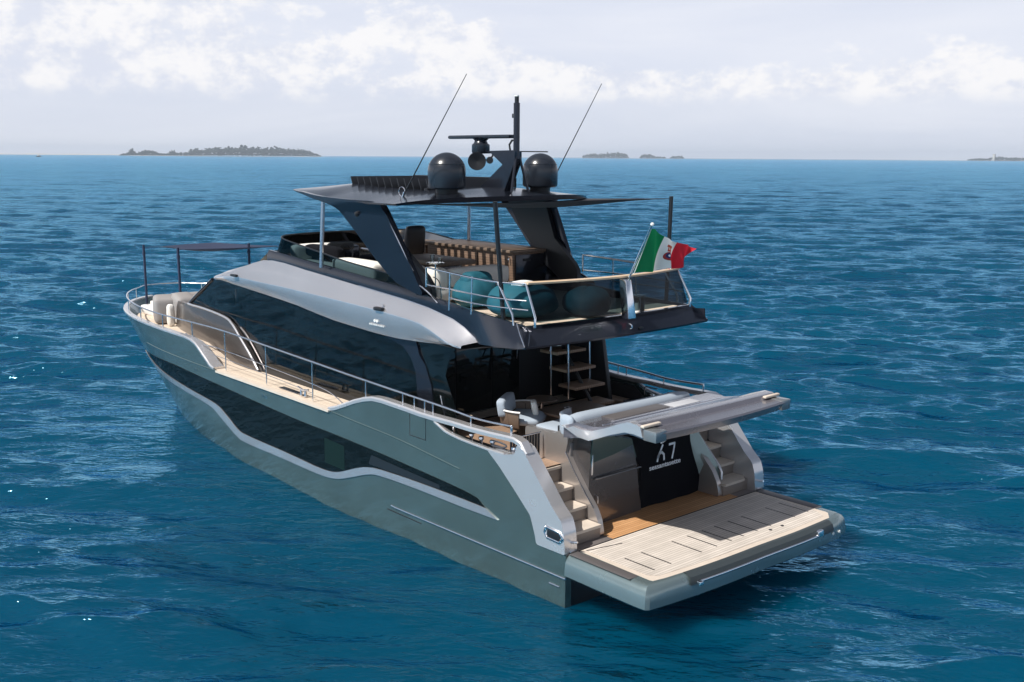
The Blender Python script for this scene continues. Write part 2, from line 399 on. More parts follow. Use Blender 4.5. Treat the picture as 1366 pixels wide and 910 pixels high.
# ------------------------------------------------------------------ far shore
def at(px, dist, z=0):
    """a point far out, px columns across the 1366 px photo"""
    a = -yaw - math.atan((px-683)/1409.0)
    return Vector((-11.06+dist*math.cos(a), 13.37+dist*math.sin(a), z))
sandm = mat('pale_sand', (.44, .42, .38), .9)
folm = mat('hazed_foliage', (.042, .056, .050), .95, var=.08, spec=.05, vscale=.05)  # some of the distance haze is put into this lightened foliage colour
stonem = mat('pale_stone', (.4, .37, .33), .9)
def strand(name, px0, px1, dist, h, w_=60, seed=1):
    r = random.Random(seed); rows = []
    for i in range(41):
        p = px0+(px1-px0)*i/40; e = min(1, min(i, 40-i)/5)
        c = at(p, dist); d = (c-Vector((-11, 13, 0))).normalized(); hh = h*(.55+.45*r.random())*e
        rows.append([c-d*w_*e+Vector((0, 0, -.5)), c-d*w_*.5*e+Vector((0, 0, hh*.8)), c+Vector((0, 0, hh)), c+d*w_*e+Vector((0, 0, -.5))])
    o = loft(name, rows, sandm, ang=80); tag(o, kind='structure'); return o
ICO = None
def ico():
    global ICO
    if ICO is None:
        bm = bmesh.new(); bmesh.ops.create_icosphere(bm, subdivisions=1, radius=1); bm.verts.index_update()
        ICO = (np.array([v.co[:] for v in bm.verts]), [tuple(v.index for v in f.verts) for f in bm.faces]); bm.free()
    return ICO
def clump_mesh(V, F, c, rx, rz, r, n=26):
    # one tree crown: many small leaf clumps through a lumpy volume
    iv, jf = ico()
    for _ in range(n):
        u = Vector((r.gauss(0, 1), r.gauss(0, 1), abs(r.gauss(0, .8)))).normalized()*r.uniform(.35, 1)
        p = c+Vector((u.x*rx, u.y*rx, u.z*rz)); s = rx*r.uniform(.26, .46); R = Matrix.Rotation(r.uniform(0, 6), 3, 'Z') @ Matrix.Rotation(r.uniform(-.6, .6), 3, 'X')
        q = iv*np.array([s, s, s*.75])*np.array([[r.uniform(.8, 1.2)] for _ in range(len(iv))]); q = q @ np.array(R).T + np.array(p)
        F.extend(tuple(i+V_off[0] for i in f) for f in jf); V.append(q); V_off[0] += len(q)
V_off = [0]
def wood(name, prof, dist, label, cat, seed, dens=1.0):
    """prof: (px, height m) outline of a far wooded shore; one mass of crowns and trunks"""
    r = random.Random(seed); V, F = [], []; V_off[0] = 0; p = prof[0][0]
    xs = [a for a, _ in prof]; hs = [b*HS for _, b in prof]
    while p < xs[-1]:
        h = lerp(p, xs, hs)
        if h > 2:
            for row in range(2):
                hh = h*r.uniform(.82, 1.05)*(1 if row == 0 else .8); rx = max(3, hh*r.uniform(.22, .34))
                c = at(p+r.uniform(-.8, .8), dist+(45 if row == 0 else -15)+r.uniform(-15, 15), hh*.45)
                clump_mesh(V, F, c, rx, hh*.56, r, 22)
                clump_mesh(V, F, c-Vector((0, 0, hh*.32)), rx*.9, hh*.3, r, 8)
                k = [(c.x-.5, c.y, 0), (c.x+.5, c.y-.4, 0), (c.x, c.y+.5, 0), (c.x, c.y, hh*.6)]
                F.extend(((V_off[0], V_off[0]+1, V_off[0]+3), (V_off[0]+1, V_off[0]+2, V_off[0]+3), (V_off[0]+2, V_off[0], V_off[0]+3))); V.append(np.array(k)); V_off[0] += 4
        p += max(1.0, h*.075)/dens
    me = bpy.data.meshes.new(name); me.from_pydata(np.concatenate(V).tolist(), [], F); me.update()
    o = link(name, me, folm, smooth=False); tag(o, label, cat, kind='stuff'); return o
HS = 1.75
D1 = 4500
strand('sandy_island', 148, 452, D1-60, 1.2, 80, 2)
strand('sand_spit', 560, 1500, D1+1100, 1.8, 80, 3)
strand('distant_coast', -80, 230, D1+1500, 6.0, 80, 4)
wood('island_wood', [(158, 2), (165, 6), (170, 9), (173, 17), (178, 14), (181, 6), (186, 10), (192, 15), (203, 14), (209, 8), (220, 6), (226, 9), (229, 16), (233, 8), (240, 9), (250, 10),
     (256, 19), (262, 21), (268, 17), (280, 22), (300, 25), (312, 26), (330, 24), (350, 22), (366, 23), (384, 22), (398, 20), (410, 15), (420, 9), (426, 3)], D1,
     'long low wooded island on the horizon left of the yacht', 'woods', 5)
wood('shore_wood', [(776, 7), (780, 12), (786, 15), (800, 14), (812, 17), (826, 19), (834, 14), (836, 5)], D1+1000, 'wider tree clump on the horizon just right of the yacht mast', 'woods', 6)
wood('shore_wood', [(852, 6), (856, 13), (868, 15), (872, 7), (886, 6)], D1+1000, 'small tree clump on the horizon, middle of three right of the mast', 'woods', 7)
wood('shore_wood', [(893, 4), (898, 9), (906, 10), (910, 5)], D1+1000, 'smallest tree clump on the horizon, right of the other two', 'woods', 8)
wood('shore_wood', [(1290, 4), (1300, 7), (1316, 7), (1322, 12), (1330, 13), (1345, 10), (1370, 11), (1400, 12)], D1+1000, 'low trees around a tower at the right end of the horizon', 'woods', 9)
tw = empty('far_tower', at(1324, D1+960), 0, 'square tower above low trees at the right end of the horizon', 'tower')
rbox('wall', (-5, -5, 0), (5, 5, 29), stonem, tw, .2)
rbox('roof', (-5.6, -5.6, 29), (5.6, 5.6, 31), stonem, tw, .5)
fb = empty('distant_boat', at(50, 2300), .5, 'tiny boat on the horizon at the far left', 'boat')
raw('hull', [(-5, -1.5, 0), (-5, 1.5, 0), (2, 1.5, 0), (6, 0, 0), (2, -1.5, 0), (-5, -1.7, 1.6), (-5, 1.7, 1.6), (2, 1.7, 1.8), (7, 0, 2.2), (2, -1.7, 1.8)],
    [(0, 1, 6, 5), (1, 2, 7, 6), (2, 3, 8, 7), (3, 4, 9, 8), (4, 0, 5, 9), (5, 6, 7, 8, 9)], darkpane, fb, False)
rbox('cabin', (-2, -1.1, 1.7), (2, 1.1, 3.8), sandm, fb, .3)

# ------------------------------------------------------------------ the yacht
YT = empty('motor_yacht', (0, 0, 0), 0, 'green-grey and silver motor yacht with charcoal flybridge and teak bathing platform, lying on the sea', 'yacht')
def part(name): pass
def Bh(x, z):
    t = min(max(z, -.8), 3.0)/2.5
    x0 = 8+4*t; tip = 19+2.6*t; p = 2.5+1.1*t
    bm_ = 2.58+.14*min(max(x/6, 0), 1)
    if x <= x0: return bm_
    s = min((x-x0)/(tip-x0), 1)
    return bm_*max(1-s**p, 0)**.6
def tipx(z): return 19+2.6*min(max(z, -.8), 3.0)/2.5
def hullfn(off=0.):
    def fn(x, z):
        x = min(x, tipx(z)-1e-4); y = Bh(x, z)
        e = .02; dydx = (Bh(min(x+e, tipx(z)-1e-5), z)-Bh(x-e, z))/(2*e) if x > 7 else 0
        dydx = max(min(dydx, 0), -6)
        nrm = Vector((-dydx, 1, 0)).normalized()
        p = Vector((x, y, z))+nrm*off
        if y < .12: inn = Vector((-1, 0, 0))
        else: inn = -nrm
        return p, inn
    return fn
HC = [(0, x) for x in list(np.arange(.5, 8, .75))+list(np.arange(8, 16, .4))+list(np.arange(16, 21.6, .12))]+[(1, z) for z in np.arange(-.6, 2.6, .22)]
top = [(12.03, 1.925), (12.39, 2.09), (12.79, 2.31), (13.1, 2.44), (13.54, 2.50), (14.2, 2.5)]
outline = [(0.0, -.75), (0.0, .46), (0.0, .855), (.62, .865), (.68, 1.0), (.79, 1.31), (1.57, 1.97), (1.83, 2.165), (2.54, 2.19), (2.99, 2.25), (3.28, 2.39), (3.61, 2.40), (4.11, 2.42), (4.6, 2.44), (5.03, 2.43), (5.48, 2.36), (6.2, 2.12), (6.75, 1.90)]
outline += top + [(tipx(2.5), 2.5)] + [(tipx(z)-.0, z) for z in np.arange(2.3, -.7, -.2)] + [(tipx(-.75), -.75)]
hull, hull2 = both(patch, 'hull', outline, hullfn(0), .13, green, YT, HC)
def chain(a, m_=5): return [(p.x, p.y) for p in smooth_path([(x, z, 0) for x, z in a], m_)]
# dark window band and silver stripe
wtop = [(16.46, 1.60), (14.81, 1.66), (13.84, 1.66), (11.74, 1.60), (9.78, 1.53), (8.01, 1.48), (6.51, 1.47), (5.22, 1.44), (4.07, 1.39), (3.01, 1.34), (2.41, 1.30), (2.12, 1.26), (1.89, 1.14)]
wbot = [(1.89, 1.14), (2.51, 1.15), (3.81, 1.145), (4.94, 1.11), (5.36, 1.06), (5.74, .96), (6.32, .75), (6.70, .66), (7.25, .63), (7.99, .64), (8.93, .65), (10.34, .65), (10.84, .70), (11.41, .93), (12.04, 1.10), (13.62, 1.18), (15.12, 1.24), (16.2, 1.30), (17.0, 1.40)]
sbot = [(1.58, 1.015), (2.52, 1.005), (3.81, 1.01), (4.94, .985), (5.36, .92), (5.87, .75), (6.4, .58), (6.82, .51), (7.27, .485), (8.0, .48), (8.94, .48), (10.46, .46), (10.96, .53), (11.78, .82), (12.32, .98), (13.69, 1.05), (15.3, 1.09), (16.4, 1.16), (17.6, 1.28)]
wt = chain([(17.3, 1.56)]+wtop[:-1])+[(1.89, 1.14)]; wb = chain(wbot)
wpoly = wt+wb[1:]+[(17.35, 1.45)]
WC = [(0, x) for x in np.arange(2, 17.4, .4)]
hw, hw2 = both(patch, 'hull_window', wpoly, hullfn(.006), .004, hullglass, hull, WC)
hw2.parent = hull2
stp = wb+[(17.75, 1.5)]+chain(sbot)[::-1]
stp = [p for p in stp]
st, st2 = both(patch, 'silver_stripe', stp, hullfn(.022), .02, silver_m, hull, WC); st2.parent = hull2
def on_hull(path, off, r, name, m, parent, n=8):
    P = [hullfn(off)(x, z)[0] for x, z in path]; return tube(name, P, r, m, parent, n)
rb = on_hull([(x, .47) for x in np.arange(-.005, 4.6, .3)]+[(4.62, .48)], .004, .020, 'rub_rail', chrome, hull)
kn = on_hull([(x, lerp(x, [2.6, 4.4, 6.7, 17], [1.66, 1.83, 1.92, 1.92])) for x in np.arange(2.6, 17, .5)], -.012, .022, 'knuckle_moulding', green, hull, 10)
# hull window inner panes, vents, side door seam
for nm, q, mm in (('green_pane', [(6.95, .80), (6.2, .80), (6.2, 1.30), (6.95, 1.32)], panem), ('opening_pane', [(5.35, 1.13), (5.25, 1.33), (3.15, 1.24), (3.15, 1.17)], darkpane)):
    patch(nm, [(p.x, p.y) for p in fillet([(a, b, 0) for a, b in q], .03)], hullfn(.009), .002, mm, hw)
for x in (9.55, 9.47, 9.39): on_hull([(x, 1.70), (x-.01, 1.77)], .006, .012, 'vent_slot', chrome, hull, 6)
for x in (13.05, 12.97): on_hull([(x, 1.74), (x-.01, 1.79)], .006, .010, 'vent_slot', chrome, hull, 6)
on_hull([(4.02, 2.38), (4.02, 1.98), (3.55, 1.98), (3.55, 2.38)], -.006, .013, 'hatch_seam', black, hull, 6)
on_hull([(4.75, .38), (3.7, .37)], .0, .010, 'exhaust_slot', black, hull, 6)
on_hull([(.35, .30), (.12, .30)], .004, .016, 'drain_fitting', chrome, hull, 6)
# transom closing wall
raw('transom_wall', [(.02, -2.5, -.7), (.02, 2.5, -.7), (.02, 2.5, .84), (.02, -2.5, .84)], [(0, 1, 2, 3)], black, YT)

# cap rail along the bulwark top, silver
def caprail(path, wdt, th, name, m, parent, lift=0., out=.015):
    rows = []
    P = [Vector((x, z, 0)) for x, z in path]
    for i, p in enumerate(P):
        d = (P[min(i+1, len(P)-1)]-P[max(i-1, 0)]).normalized(); nz = Vector((-d.y, d.x)) if d.x >= 0 else Vector((d.y, -d.x))
        ww = wdt[i] if isinstance(wdt, list) else wdt
        a, inn = hullfn(out)(p.x, p.y); x_, z_ = p.x, p.y
        def pt(inb, up): return a + inn*inb + Vector((nz.x*up, 0, nz.y*up))
        rows.append([pt(0, -th*.4), pt(.0, th*.5), pt(.02, th), pt(ww-.02, th), pt(ww, th*.6), pt(ww, -th*.4)])
    return loft(name, rows, m, parent, close_v=True, cap=True, ang=30)
cp_f = [(12.0, 1.945), (12.2, 1.99), (12.39, 2.10), (12.6, 2.21), (12.79, 2.32), (13.0, 2.42), (13.25, 2.475), (13.6, 2.505)]+[(x, 2.505) for x in list(np.arange(14, 20.4, .35))+list(np.arange(20.4, 21.58, .07))]
wf = [.30]*4+[.28, .24, .20, .17]+[.15]*(len(cp_f)-8)
both(caprail, cp_f, wf, .045, 'bulwark_cap', silver, YT)
cp_a = [(6.78, 1.935), (6.5, 2.01), (6.2, 2.12), (5.8, 2.27), (5.48, 2.37), (5.2, 2.43), (4.9, 2.445), (4.5, 2.435), (4.11, 2.425), (3.7, 2.41), (3.28, 2.41), (2.8, 2.42), (2.32, 2.415), (1.8, 2.43), (1.4, 2.45), (1.22, 2.455), (1.08, 2.42), (.95, 2.27)]
both(caprail, cp_a, [.22]*4+[.19]*14, .06, 'bulwark_cap', silver, YT)
# silver quarter wing beside the stairs and thin lower trim of the mooring opening
wing = [(.0, .86), (.65, .862), (.68, 1.0), (.80, 1.31), (1.2, 1.66), (1.57, 1.97), (1.86, 2.17), (1.45, 2.18), (1.18, 2.24), (1.12, 2.42), (.98, 2.36), (.29, 1.56), (.10, 1.40), (.03, 1.2)]
wing, wing2 = both(patch, 'quarter_wing', [(p.x, p.y) for p in fillet([(a, b, 0) for a, b in wing], .05, 4)], hullfn(.018), .27, silver, YT, [(0, .3), (0, .8), (0, 1.2), (1, 1.3), (1, 1.8)], 30)
both(caprail, [(3.30, 2.37), (3.15, 2.31), (2.99, 2.25), (2.8, 2.22), (2.54, 2.195), (2.2, 2.18), (1.86, 2.17), (1.45, 2.175)], .10, .025, 'opening_trim', silver, YT)
# bollards and fairleads inside the mooring opening
for sy in (1, -1):
    base_ = rbox('mooring_tray', (1.3, 2.12*sy-.0 if sy > 0 else -2.5, 2.02), (3.2, 2.5 if sy > 0 else -2.12, 2.06), steel_d, YT, .01)
    for x in (2.62, 2.35, 2.05, 1.5):
        lathe('bollard', [(.035, 0), (.035, .02), (.022, .05), (.028, .11), (.05, .15), (.045, .185), (.0, .195)], chrome, base_, (x, 2.36*sy, 2.06), 14)
    tube('fairlead', fillet([(2.95, 2.5*sy, 2.16), (2.95, 2.5*sy, 2.34), (2.6, 2.5*sy, 2.34)], .05, 4, False), .014, chrome, base_)
    tube('mooring_line', [(1.9+.18*math.cos(a), (2.34+.06*math.sin(a))*sy, 2.08+.012*a) for a in np.linspace(0, 12, 40)], .014, greyfab, base_)

# decks
def deck(name, xs, inset, z, m, parent, zf=None):
    rows = [[Vector((x, s*(Bh(x, 2.0)-inset), (zf(x) if zf else z))) for s in np.linspace(-1, 1, 5)] for x in xs]
    low_ = [[p-Vector((0, 0, .05)) for p in r_] for r_ in rows]
    return loft(name, rows, m, parent, ang=20)
side_deck = deck('side_deck', list(np.arange(4.3, 20.2, .4))+[20.3], .05, 0, teakx, YT, lambda x: 1.93+.30*max(0, min(1, (x-12.4)/1.4)))
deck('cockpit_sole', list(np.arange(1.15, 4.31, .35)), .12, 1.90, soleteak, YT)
cap = [hullfn(.045)(x, 1.93)[0] for x in np.arange(6.72, 12.1, .3)]
def teakstrip(path):
    rows = [[p+Vector((0, 0, -.03)), p+Vector((0, 0, .012)), p+Vector((0, -.14, .014)), p+Vector((0, -.14, -.03))] for p in path]
    return loft('teak_edge', rows, teakplain, side_deck, close_v=True, cap=True, ang=30)
both(teakstrip, cap)

# guard rails
def rail_y(x, z): return hullfn(0)(x, min(z, 2.5))[0]-Vector((0, .13, 0)) if x < 14 else hullfn(-.10)(x, 2.5)[0]
def rp(x, z):
    p = rail_y(x, 2.4); return Vector((p.x, p.y, z))
def guard_rail():
    t = [(1.42, 2.64), (1.9, 2.61), (2.4, 2.60), (3.0, 2.63), (3.8, 2.66), (5.6, 2.72), (7.5, 2.78), (9.5, 2.84), (11.5, 2.90), (13, 2.90), (14.5, 2.88), (16, 2.86), (17.5, 2.86), (18.8, 2.87), (19.8, 2.88), (20.6, 2.88), (21.1, 2.88)]
    P = [rp(x, z) for x, z in t]+[Vector((21.42, .55, 2.88)), Vector((21.55, 0, 2.88))]
    P = smooth_path(P, 6)
    full = [Vector((1.42, P[0].y, 2.47)), Vector((1.42, P[0].y, 2.60))]+P
    full += [Vector((p.x, -p.y, p.z)) for p in full[::-1][1:]]
    r_ = tube('guard_rail', full, .020, chrome, YT, 10)
    for s in (1, -1):
        for x, z0 in ((2.45, 2.45), (3.5, 2.45), (3.74, 2.45), (4.05, 2.47), (4.4, 2.48), (5.6, 2.4), (7.6, 1.95), (9.6, 1.95), (11.6, 1.95), (13.4, 2.5), (15.2, 2.53), (17.0, 2.53), (18.6, 2.53), (20.0, 2.53), (20.9, 2.53)):
            zt = lerp(x, [a for a, _ in t], [b for _, b in t]); p = rp(x, z0); q = rp(x, zt)
            p.y *= s; q.y *= s; tube('stanchion', [p, q], .014 if x < 12 else .017, chrome, r_, 8)
        mid = [rp(x, z) for x, z in ((6.4, 2.10), (6.9, 2.25), (7.6, 2.31), (8.6, 2.35), (9.6, 2.38), (10.6, 2.41), (11.6, 2.43), (12.3, 2.44), (12.9, 2.40))]
        tube('mid_wire', [Vector((p.x, p.y*s, p.z)) for p in smooth_path(mid, 4)], .010, chrome, r_, 6)
        tube('low_wire', [Vector((p.x, p.y*s, p.z-.20)) for p in smooth_path(mid[2:-1], 4)], .007, chrome, r_, 6)
guard_rail()
def cleat(name, loc, parent, rz=0, s=1.0):
    o = empty(name, loc, rz); o.parent = parent
    a = lathe('cleat_post', [(.03*s, 0), (.016*s, .03*s), (.016*s, .09*s)], chrome, o, (-.07*s, 0, 0), 10)
    return o
def cleat_mesh(name, loc, parent, rz=0, s=1.0):
    bm = bmesh.new()
    for dx_ in (-.07, .07):
        bmesh.ops.create_cone(bm, segments=10, radius1=.028, radius2=.016, depth=.10, cap_ends=True, matrix=Matrix.Translation((dx_, 0, .05)))
    for sx in (1, -1):
        bmesh.ops.create_cone(bm, segments=10, radius1=.020, radius2=.012, depth=.19, cap_ends=True, matrix=Matrix.Translation((sx*.09, 0, .115)) @ Matrix.Rotation(sx*math.radians(78), 4, 'Y'))
    bmesh.ops.create_cube(bm, size=1, matrix=Matrix.Translation((0, 0, .006)) @ Matrix.Diagonal((.24, .07, .012, 1)))
    bmesh.ops.transform(bm, matrix=Matrix.Translation(loc) @ Matrix.Rotation(rz, 4, 'Z') @ Matrix.Scale(s, 4), verts=bm.verts)
    return from_bm(name, bm, chrome, parent)
for s in (1, -1):
    cleat_mesh('deck_cleat', (8.15, 2.50*s, 1.945), YT, 0, 1.25)
    cleat_mesh('deck_cleat', (13.9, 2.43*s, 2.30), YT, 0, 1.4)
    cleat_mesh('stern_cleat', (.14, 2.47*s, .885), YT, math.radians(10*s), 1.35)
rbox('recessed_hatch', (8.4, 2.38, 1.945), (9.2, 2.52, 1.955), steel_d, YT, .003)
for sy in (1, -1):   # stern fairlead on the quarter wing
    y_ = 2.60*sy
    tube('stern_fairlead', [(.42, y_, 1.22), (.12, y_, 1.20), (.04, y_, 1.12), (.12, y_, 1.04), (.40, y_, 1.05), (.46, y_, 1.13), (.42, y_, 1.22)], .028, chrome, YT, 8)
    rbox('fairlead_throat', (.10, y_-.03, 1.06), (.40, y_+.02, 1.19), black, YT, .01)

# ---- swim platform
def plat_aft(y): return -1.86+.16*abs(y/2.6)**2.2 if y >= 0 else -1.86-.035*min(1, -y)+.07*abs(y/2.6)**5
def plat_outline(inset=0.):
    P = [(0, 2.60-inset)]
    c = [(-1.50, 2.60-inset), (-1.66+inset*.5, 2.585-inset), (-1.705+inset*.9, 2.53-inset)]
    P += c; P += [(plat_aft(y)+inset*.95, y) for y in np.linspace(2.2-inset*.5, -2.2+inset*.5, 15)]
    P += [(-1.79+inset*.9, -2.52+inset*.6), (-1.74+inset*.6, -2.57+inset), (-1.60, -2.60+inset)]+[(0, -2.60+inset)]
    return P
secs = []
for z, ins in ((.50, .03), (.53, .0), (.62, .0), (.72, .012), (.79, .035), (.835, .07), (.86, .12), (.868, .17)):
    secs.append([Vector((x, y, z)) for x, y in plat_outline(ins)])
plat = loft('swim_platform', secs, silver_d, YT, cap=True, ang=28)
plat.data.materials.clear(); plat.data.materials.append(mat('platform_paint', (.19, .25, .26), .27, .6, .4, .06, 2))
tk = [(-.03, 2.30), (-1.50, 2.32), (-1.56, 2.30)]+[(plat_aft(y)+.16, y) for y in np.linspace(2.1, -2.1, 13)]+[(-1.56, -2.30), (-1.50, -2.32), (-.03, -2.30)]
border = prism_xy('platform_border', tk, .872, .866, teakplain, plat)
ti = [(-.035, 2.22), (-1.36, 2.22)]+[(plat_aft(y)+.27, y) for y in np.linspace(2.1, -2.1, 13)]+[(-1.36, -2.22), (-.035, -2.22)]
prism_xy('platform_planking', ti, .876, .873, teak, plat)
for y0 in (1.985, 1.605, .87, .485, .105, -.22, -.595, -.97, -1.67, -2.075):
    rbox('drain_slot', (-1.31, y0-.012, .872), (-.70, y0+.012, .8785), black, plat, 0)
rbox('side_track', (-1.30, 2.33, .866), (-.02, 2.53, .8745), mat('dark_track', (.12, .11, .11), .5, .3), plat, .003)
rbox('side_track', (-1.30, -2.53, .866), (-.02, -2.33, .8745), MATS['dark_track'], plat, .003)
rbox('hinge_line', (-.022, -2.5, .86), (-.004, 2.5, .8765), black, plat, 0)
tube('seam_strip', [(-.24, 1.55, .879), (-.10, 2.22, .879)], .006, black, plat, 6)
def aft_strip(name, y0, y1, r, m, dz, dxx):
    P = [(plat_aft(y)+dxx, y, dz) for y in np.linspace(y0, y1, 24)]
    return tube(name, P, r, m, plat, 8)
rows = []
for y in np.linspace(1.72, -1.98, 24):
    x = plat_aft(y); rows.append([Vector((x+.16, y, .874)), Vector((x+.10, y, .877)), Vector((x+.02, y, .83)), Vector((x-.008, y, .75)), Vector((x-.01, y, .71)), Vector((x+.05, y, .70))])
loft('rubber_step', rows, mat('dark_rubber', (.035, .045, .05), .5), plat, ang=30)
aft_strip('ladder_tube', 1.62, -1.45, .022, chrome, .755, -.03)
rbox('ladder_bracket', (-1.93, -1.62, .72), (-1.80, -1.46, .83), chrome, plat, .02)
rbox('ladder_bracket', (-1.93, 1.58, .73), (-1.84, 1.66, .79), chrome, plat, .01)
for y, z in ((-1.98, .66), (-2.2, .64)): lathe('underwater_light', [(.028, 0), (.028, .012), (0, .014)], white, plat, (plat_aft(y)-.0, y, z), 12, (-1, 0, 0))
rbox('recess_slot', (-1.80, -2.36, .72), (-1.735, -2.06, .77), black, plat, .01)
for x, y in ((-1.42, -.80), (-1.43, -1.12)): lathe('deck_fitting', [(.03, 0), (.03, .006), (0, .007)], black, plat, (x, y, .877), 12)

# ---- stairs both sides, garage, transom structure
tanm = mat('tan_riser', (.22, .185, .16), .5, .1, .2, .06, 3)
for s in (1, -1):
    stair = rbox('stair_block', (.45, min(1.64*s, 2.30*s), .872), (1.5, max(1.64*s, 2.30*s), 1.03), tanm, YT, .005)
    lev = [(.19, 1.09), (.53, 1.33), (.85, 1.58), (1.16, 1.86)]
    for i, (x0, z) in enumerate(lev):
        x1 = lev[i+1][0] if i < 3 else 1.75
        rbox('riser', (x0, min(1.615*s, 2.335*s), .87), (x1+.01 if i < 3 else 1.6, max(1.615*s, 2.335*s), z-.035), tanm, stair, .004)
        poly = [(x0-.035, 1.63*s), (x0-.035, (2.33 if i else 2.20)*s), (x0+.10 if i == 0 else x0, 2.335*s), (x1+.02, 2.335*s), (x1+.02, 1.63*s)]
        prism_xy('tread', poly, z+.012, z-.035, teakplain if i < 3 else teakplain, stair)
    tube('stair_handrail', [(1.28, 2.37*s, 2.20), (1.19, 2.38*s, 2.19), (.45, 2.38*s, 1.51), (.20, 2.38*s, 1.36), (.12, 2.39*s, 1.28)], .017, chrome, stair, 8)
    for x, z in ((1.12, 2.12), (.72, 1.75), (.36, 1.42)): tube('rail_bracket', [(x, 2.38*s, z), (x, 2.46*s, z-.03)], .01, chrome, stair, 6)
    # slatted gate at the head of the stairs
    gate = tube('cockpit_gate', [(1.60, 1.66*s, 2.36), (1.60, 2.34*s, 2.36)], .014, chrome, YT)
    for k in range(11):
        y = (1.69+k*.062)*s; rbox('gate_slat', (1.59, min(y, y+.04*s), 1.93), (1.61, max(y, y+.04*s), 2.35), black, gate, .003)
# wall between the stairs and the garage
wl = [(2.05, 1.86), (2.05, 2.38), (1.31, 2.40), (.95, 2.60), (.86, 2.60), (.98, 2.34), (1.04, 2.12), (.86, 1.88), (.54, 1.50), (.37, 1.33), (.26, 1.14), (.20, .88), (1.9, .88)]
wall_p = prism_xz('stair_wall', [(p.x, p.y) for p in fillet([(a, b, 0) for a, b in wl], .05, 3)], 1.61, 1.50, mat('warm_silver_paint', (.42, .385, .365), .28, .65, .5, .06, 2), YT)
mirrored(wall_p)
tube('wall_trim', [(x, 1.615, z) for x, z in ((1.04, 2.13), (.86, 1.89), (.54, 1.51), (.37, 1.34))], .010, chrome, wall_p, 6)
# transom lockers either side of the garage mouth (sloping panels facing aft)
def quad_panel(name, pts, th, m, parent, inn=(1, 0, 0)):
    P = [Vector(p) for p in pts]; Q = [p+Vector(inn)*th for p in P]; n = len(P)
    fs = [tuple(range(n)), tuple(range(2*n-1, n-1, -1))]+[(i, (i+1) % n, (i+1) % n+n, i+n) for i in range(n)]
    return raw(name, P+Q, fs, m, parent, ang=20)
lockm = mat('locker_grey', (.14, .13, .13), .27, .65, .5, .06, 2)
lk = quad_panel('transom_locker', [(.62, 1.50, .875), (.66, .10, .875), (.72, .15, 1.72), (.62, .44, 2.25), (.55, 1.50, 2.55), (.58, 1.50, 1.75)], .5, lockm, YT)
quad_panel('locker_glass', [(.60, 1.49, 1.78), (.69, .18, 1.76), (.605, .45, 2.24), (.50, 1.49, 2.54)], .02, mat('green_panel', (.05, .09, .085), .2, .2, .6), lk)
rbox('locker_shelf', (.54, .25, 1.70), (.62, 1.38, 1.73), lockm, lk, .008)
tube('locker_handle', [(.60, 1.30, 1.42), (.57, 1.30, 1.40), (.57, 1.30, 1.28), (.60, 1.30, 1.26)], .012, chrome, lk, 6)
tube('locker_trim', [(.56, 1.46, 2.45), (.58, 1.44, 1.80)], .018, chrome, lk, 6)
lk2 = quad_panel('transom_locker', [(.40, -1.80, .875), (.70, -1.58, .875), (.80, -1.10, 2.14), (.72, -1.25, 2.3), (1.15, -1.80, 2.02), (.45, -1.80, 1.33)], .02, mat('pale_green_panel', (.28, .36, .35), .35, .3, .3), YT, (.3, .1, 0))
rbox('locker_vent', (.40, -1.76, .95), (.42, -1.60, 1.02), steel_d, lk2, .004, rot=Matrix.Rotation(.62, 3, 'Z'))
tube('locker_trim', [(1.1, -1.81, 1.97), (.45, -1.81, 1.34), (.40, -1.81, 1.25), (.40, -1.81, .88)], .03, silver, lk2, 8)
rbox('lid_strut', (.72, -1.20, 1.98), (.80, -1.05, 2.32), silver_d, lk2, .02)
prism_xy('garage_threshold', [(.0, 1.50), (.66, 1.50), (.72, .05), (.74, -1.60), (.42, -1.80), (0, -1.80)], .876, .85, teakfresh, YT)
rbox('threshold_step', (.0, -2.56, .80), (1.2, 2.56, .868), silver_d, YT, .004)
cover = patch('garage_cover', [(.17, .885), (.15, 1.70), (.42, 1.98), (.40, 2.24), (-1.10, 2.24), (-1.2, 1.9), (-1.62, .885)],
              lambda y, z: ((.67-.02*math.sin(z*5+y*3)-.015*math.sin(y*9), y, z), (1, 0, 0)), .05, blackcloth, YT, [(0, v) for v in np.arange(-1.6, .4, .1)]+[(1, v) for v in np.arange(.9, 2.3, .1)])
rbox('garage_back', (1.3, -1.8, .88), (1.35, 1.5, 2.5), black, YT, 0)
letterm = mat('pale_lettering', (.72, .76, .82), .6)
def text(name, body, loc, size, parent, xs=1.0, rot=None, m=letterm, ext=.003, bold=0.0):
    cu = bpy.data.curves.new(name, 'FONT'); cu.body = body; cu.size = size; cu.extrude = ext; cu.align_x = 'CENTER'; cu.offset = bold; cu.materials.append(m)
    o = bpy.data.objects.new(name, cu); C.objects.link(o); o.parent = parent
    R = rot or Matrix(((0, 0, -1), (-1, 0, 0), (0, 1, 0)))
    mw = Matrix.Translation(loc) @ R.to_4x4() @ Matrix.Diagonal((xs, 1, 1, 1))
    bpy.context.view_layer.update(); me = bpy.data.meshes.new_from_object(o.evaluated_get(bpy.context.evaluated_depsgraph_get())); me.transform(mw)
    bpy.data.objects.remove(o); o = bpy.data.objects.new(name, me); C.objects.link(o); o.parent = parent
    return o
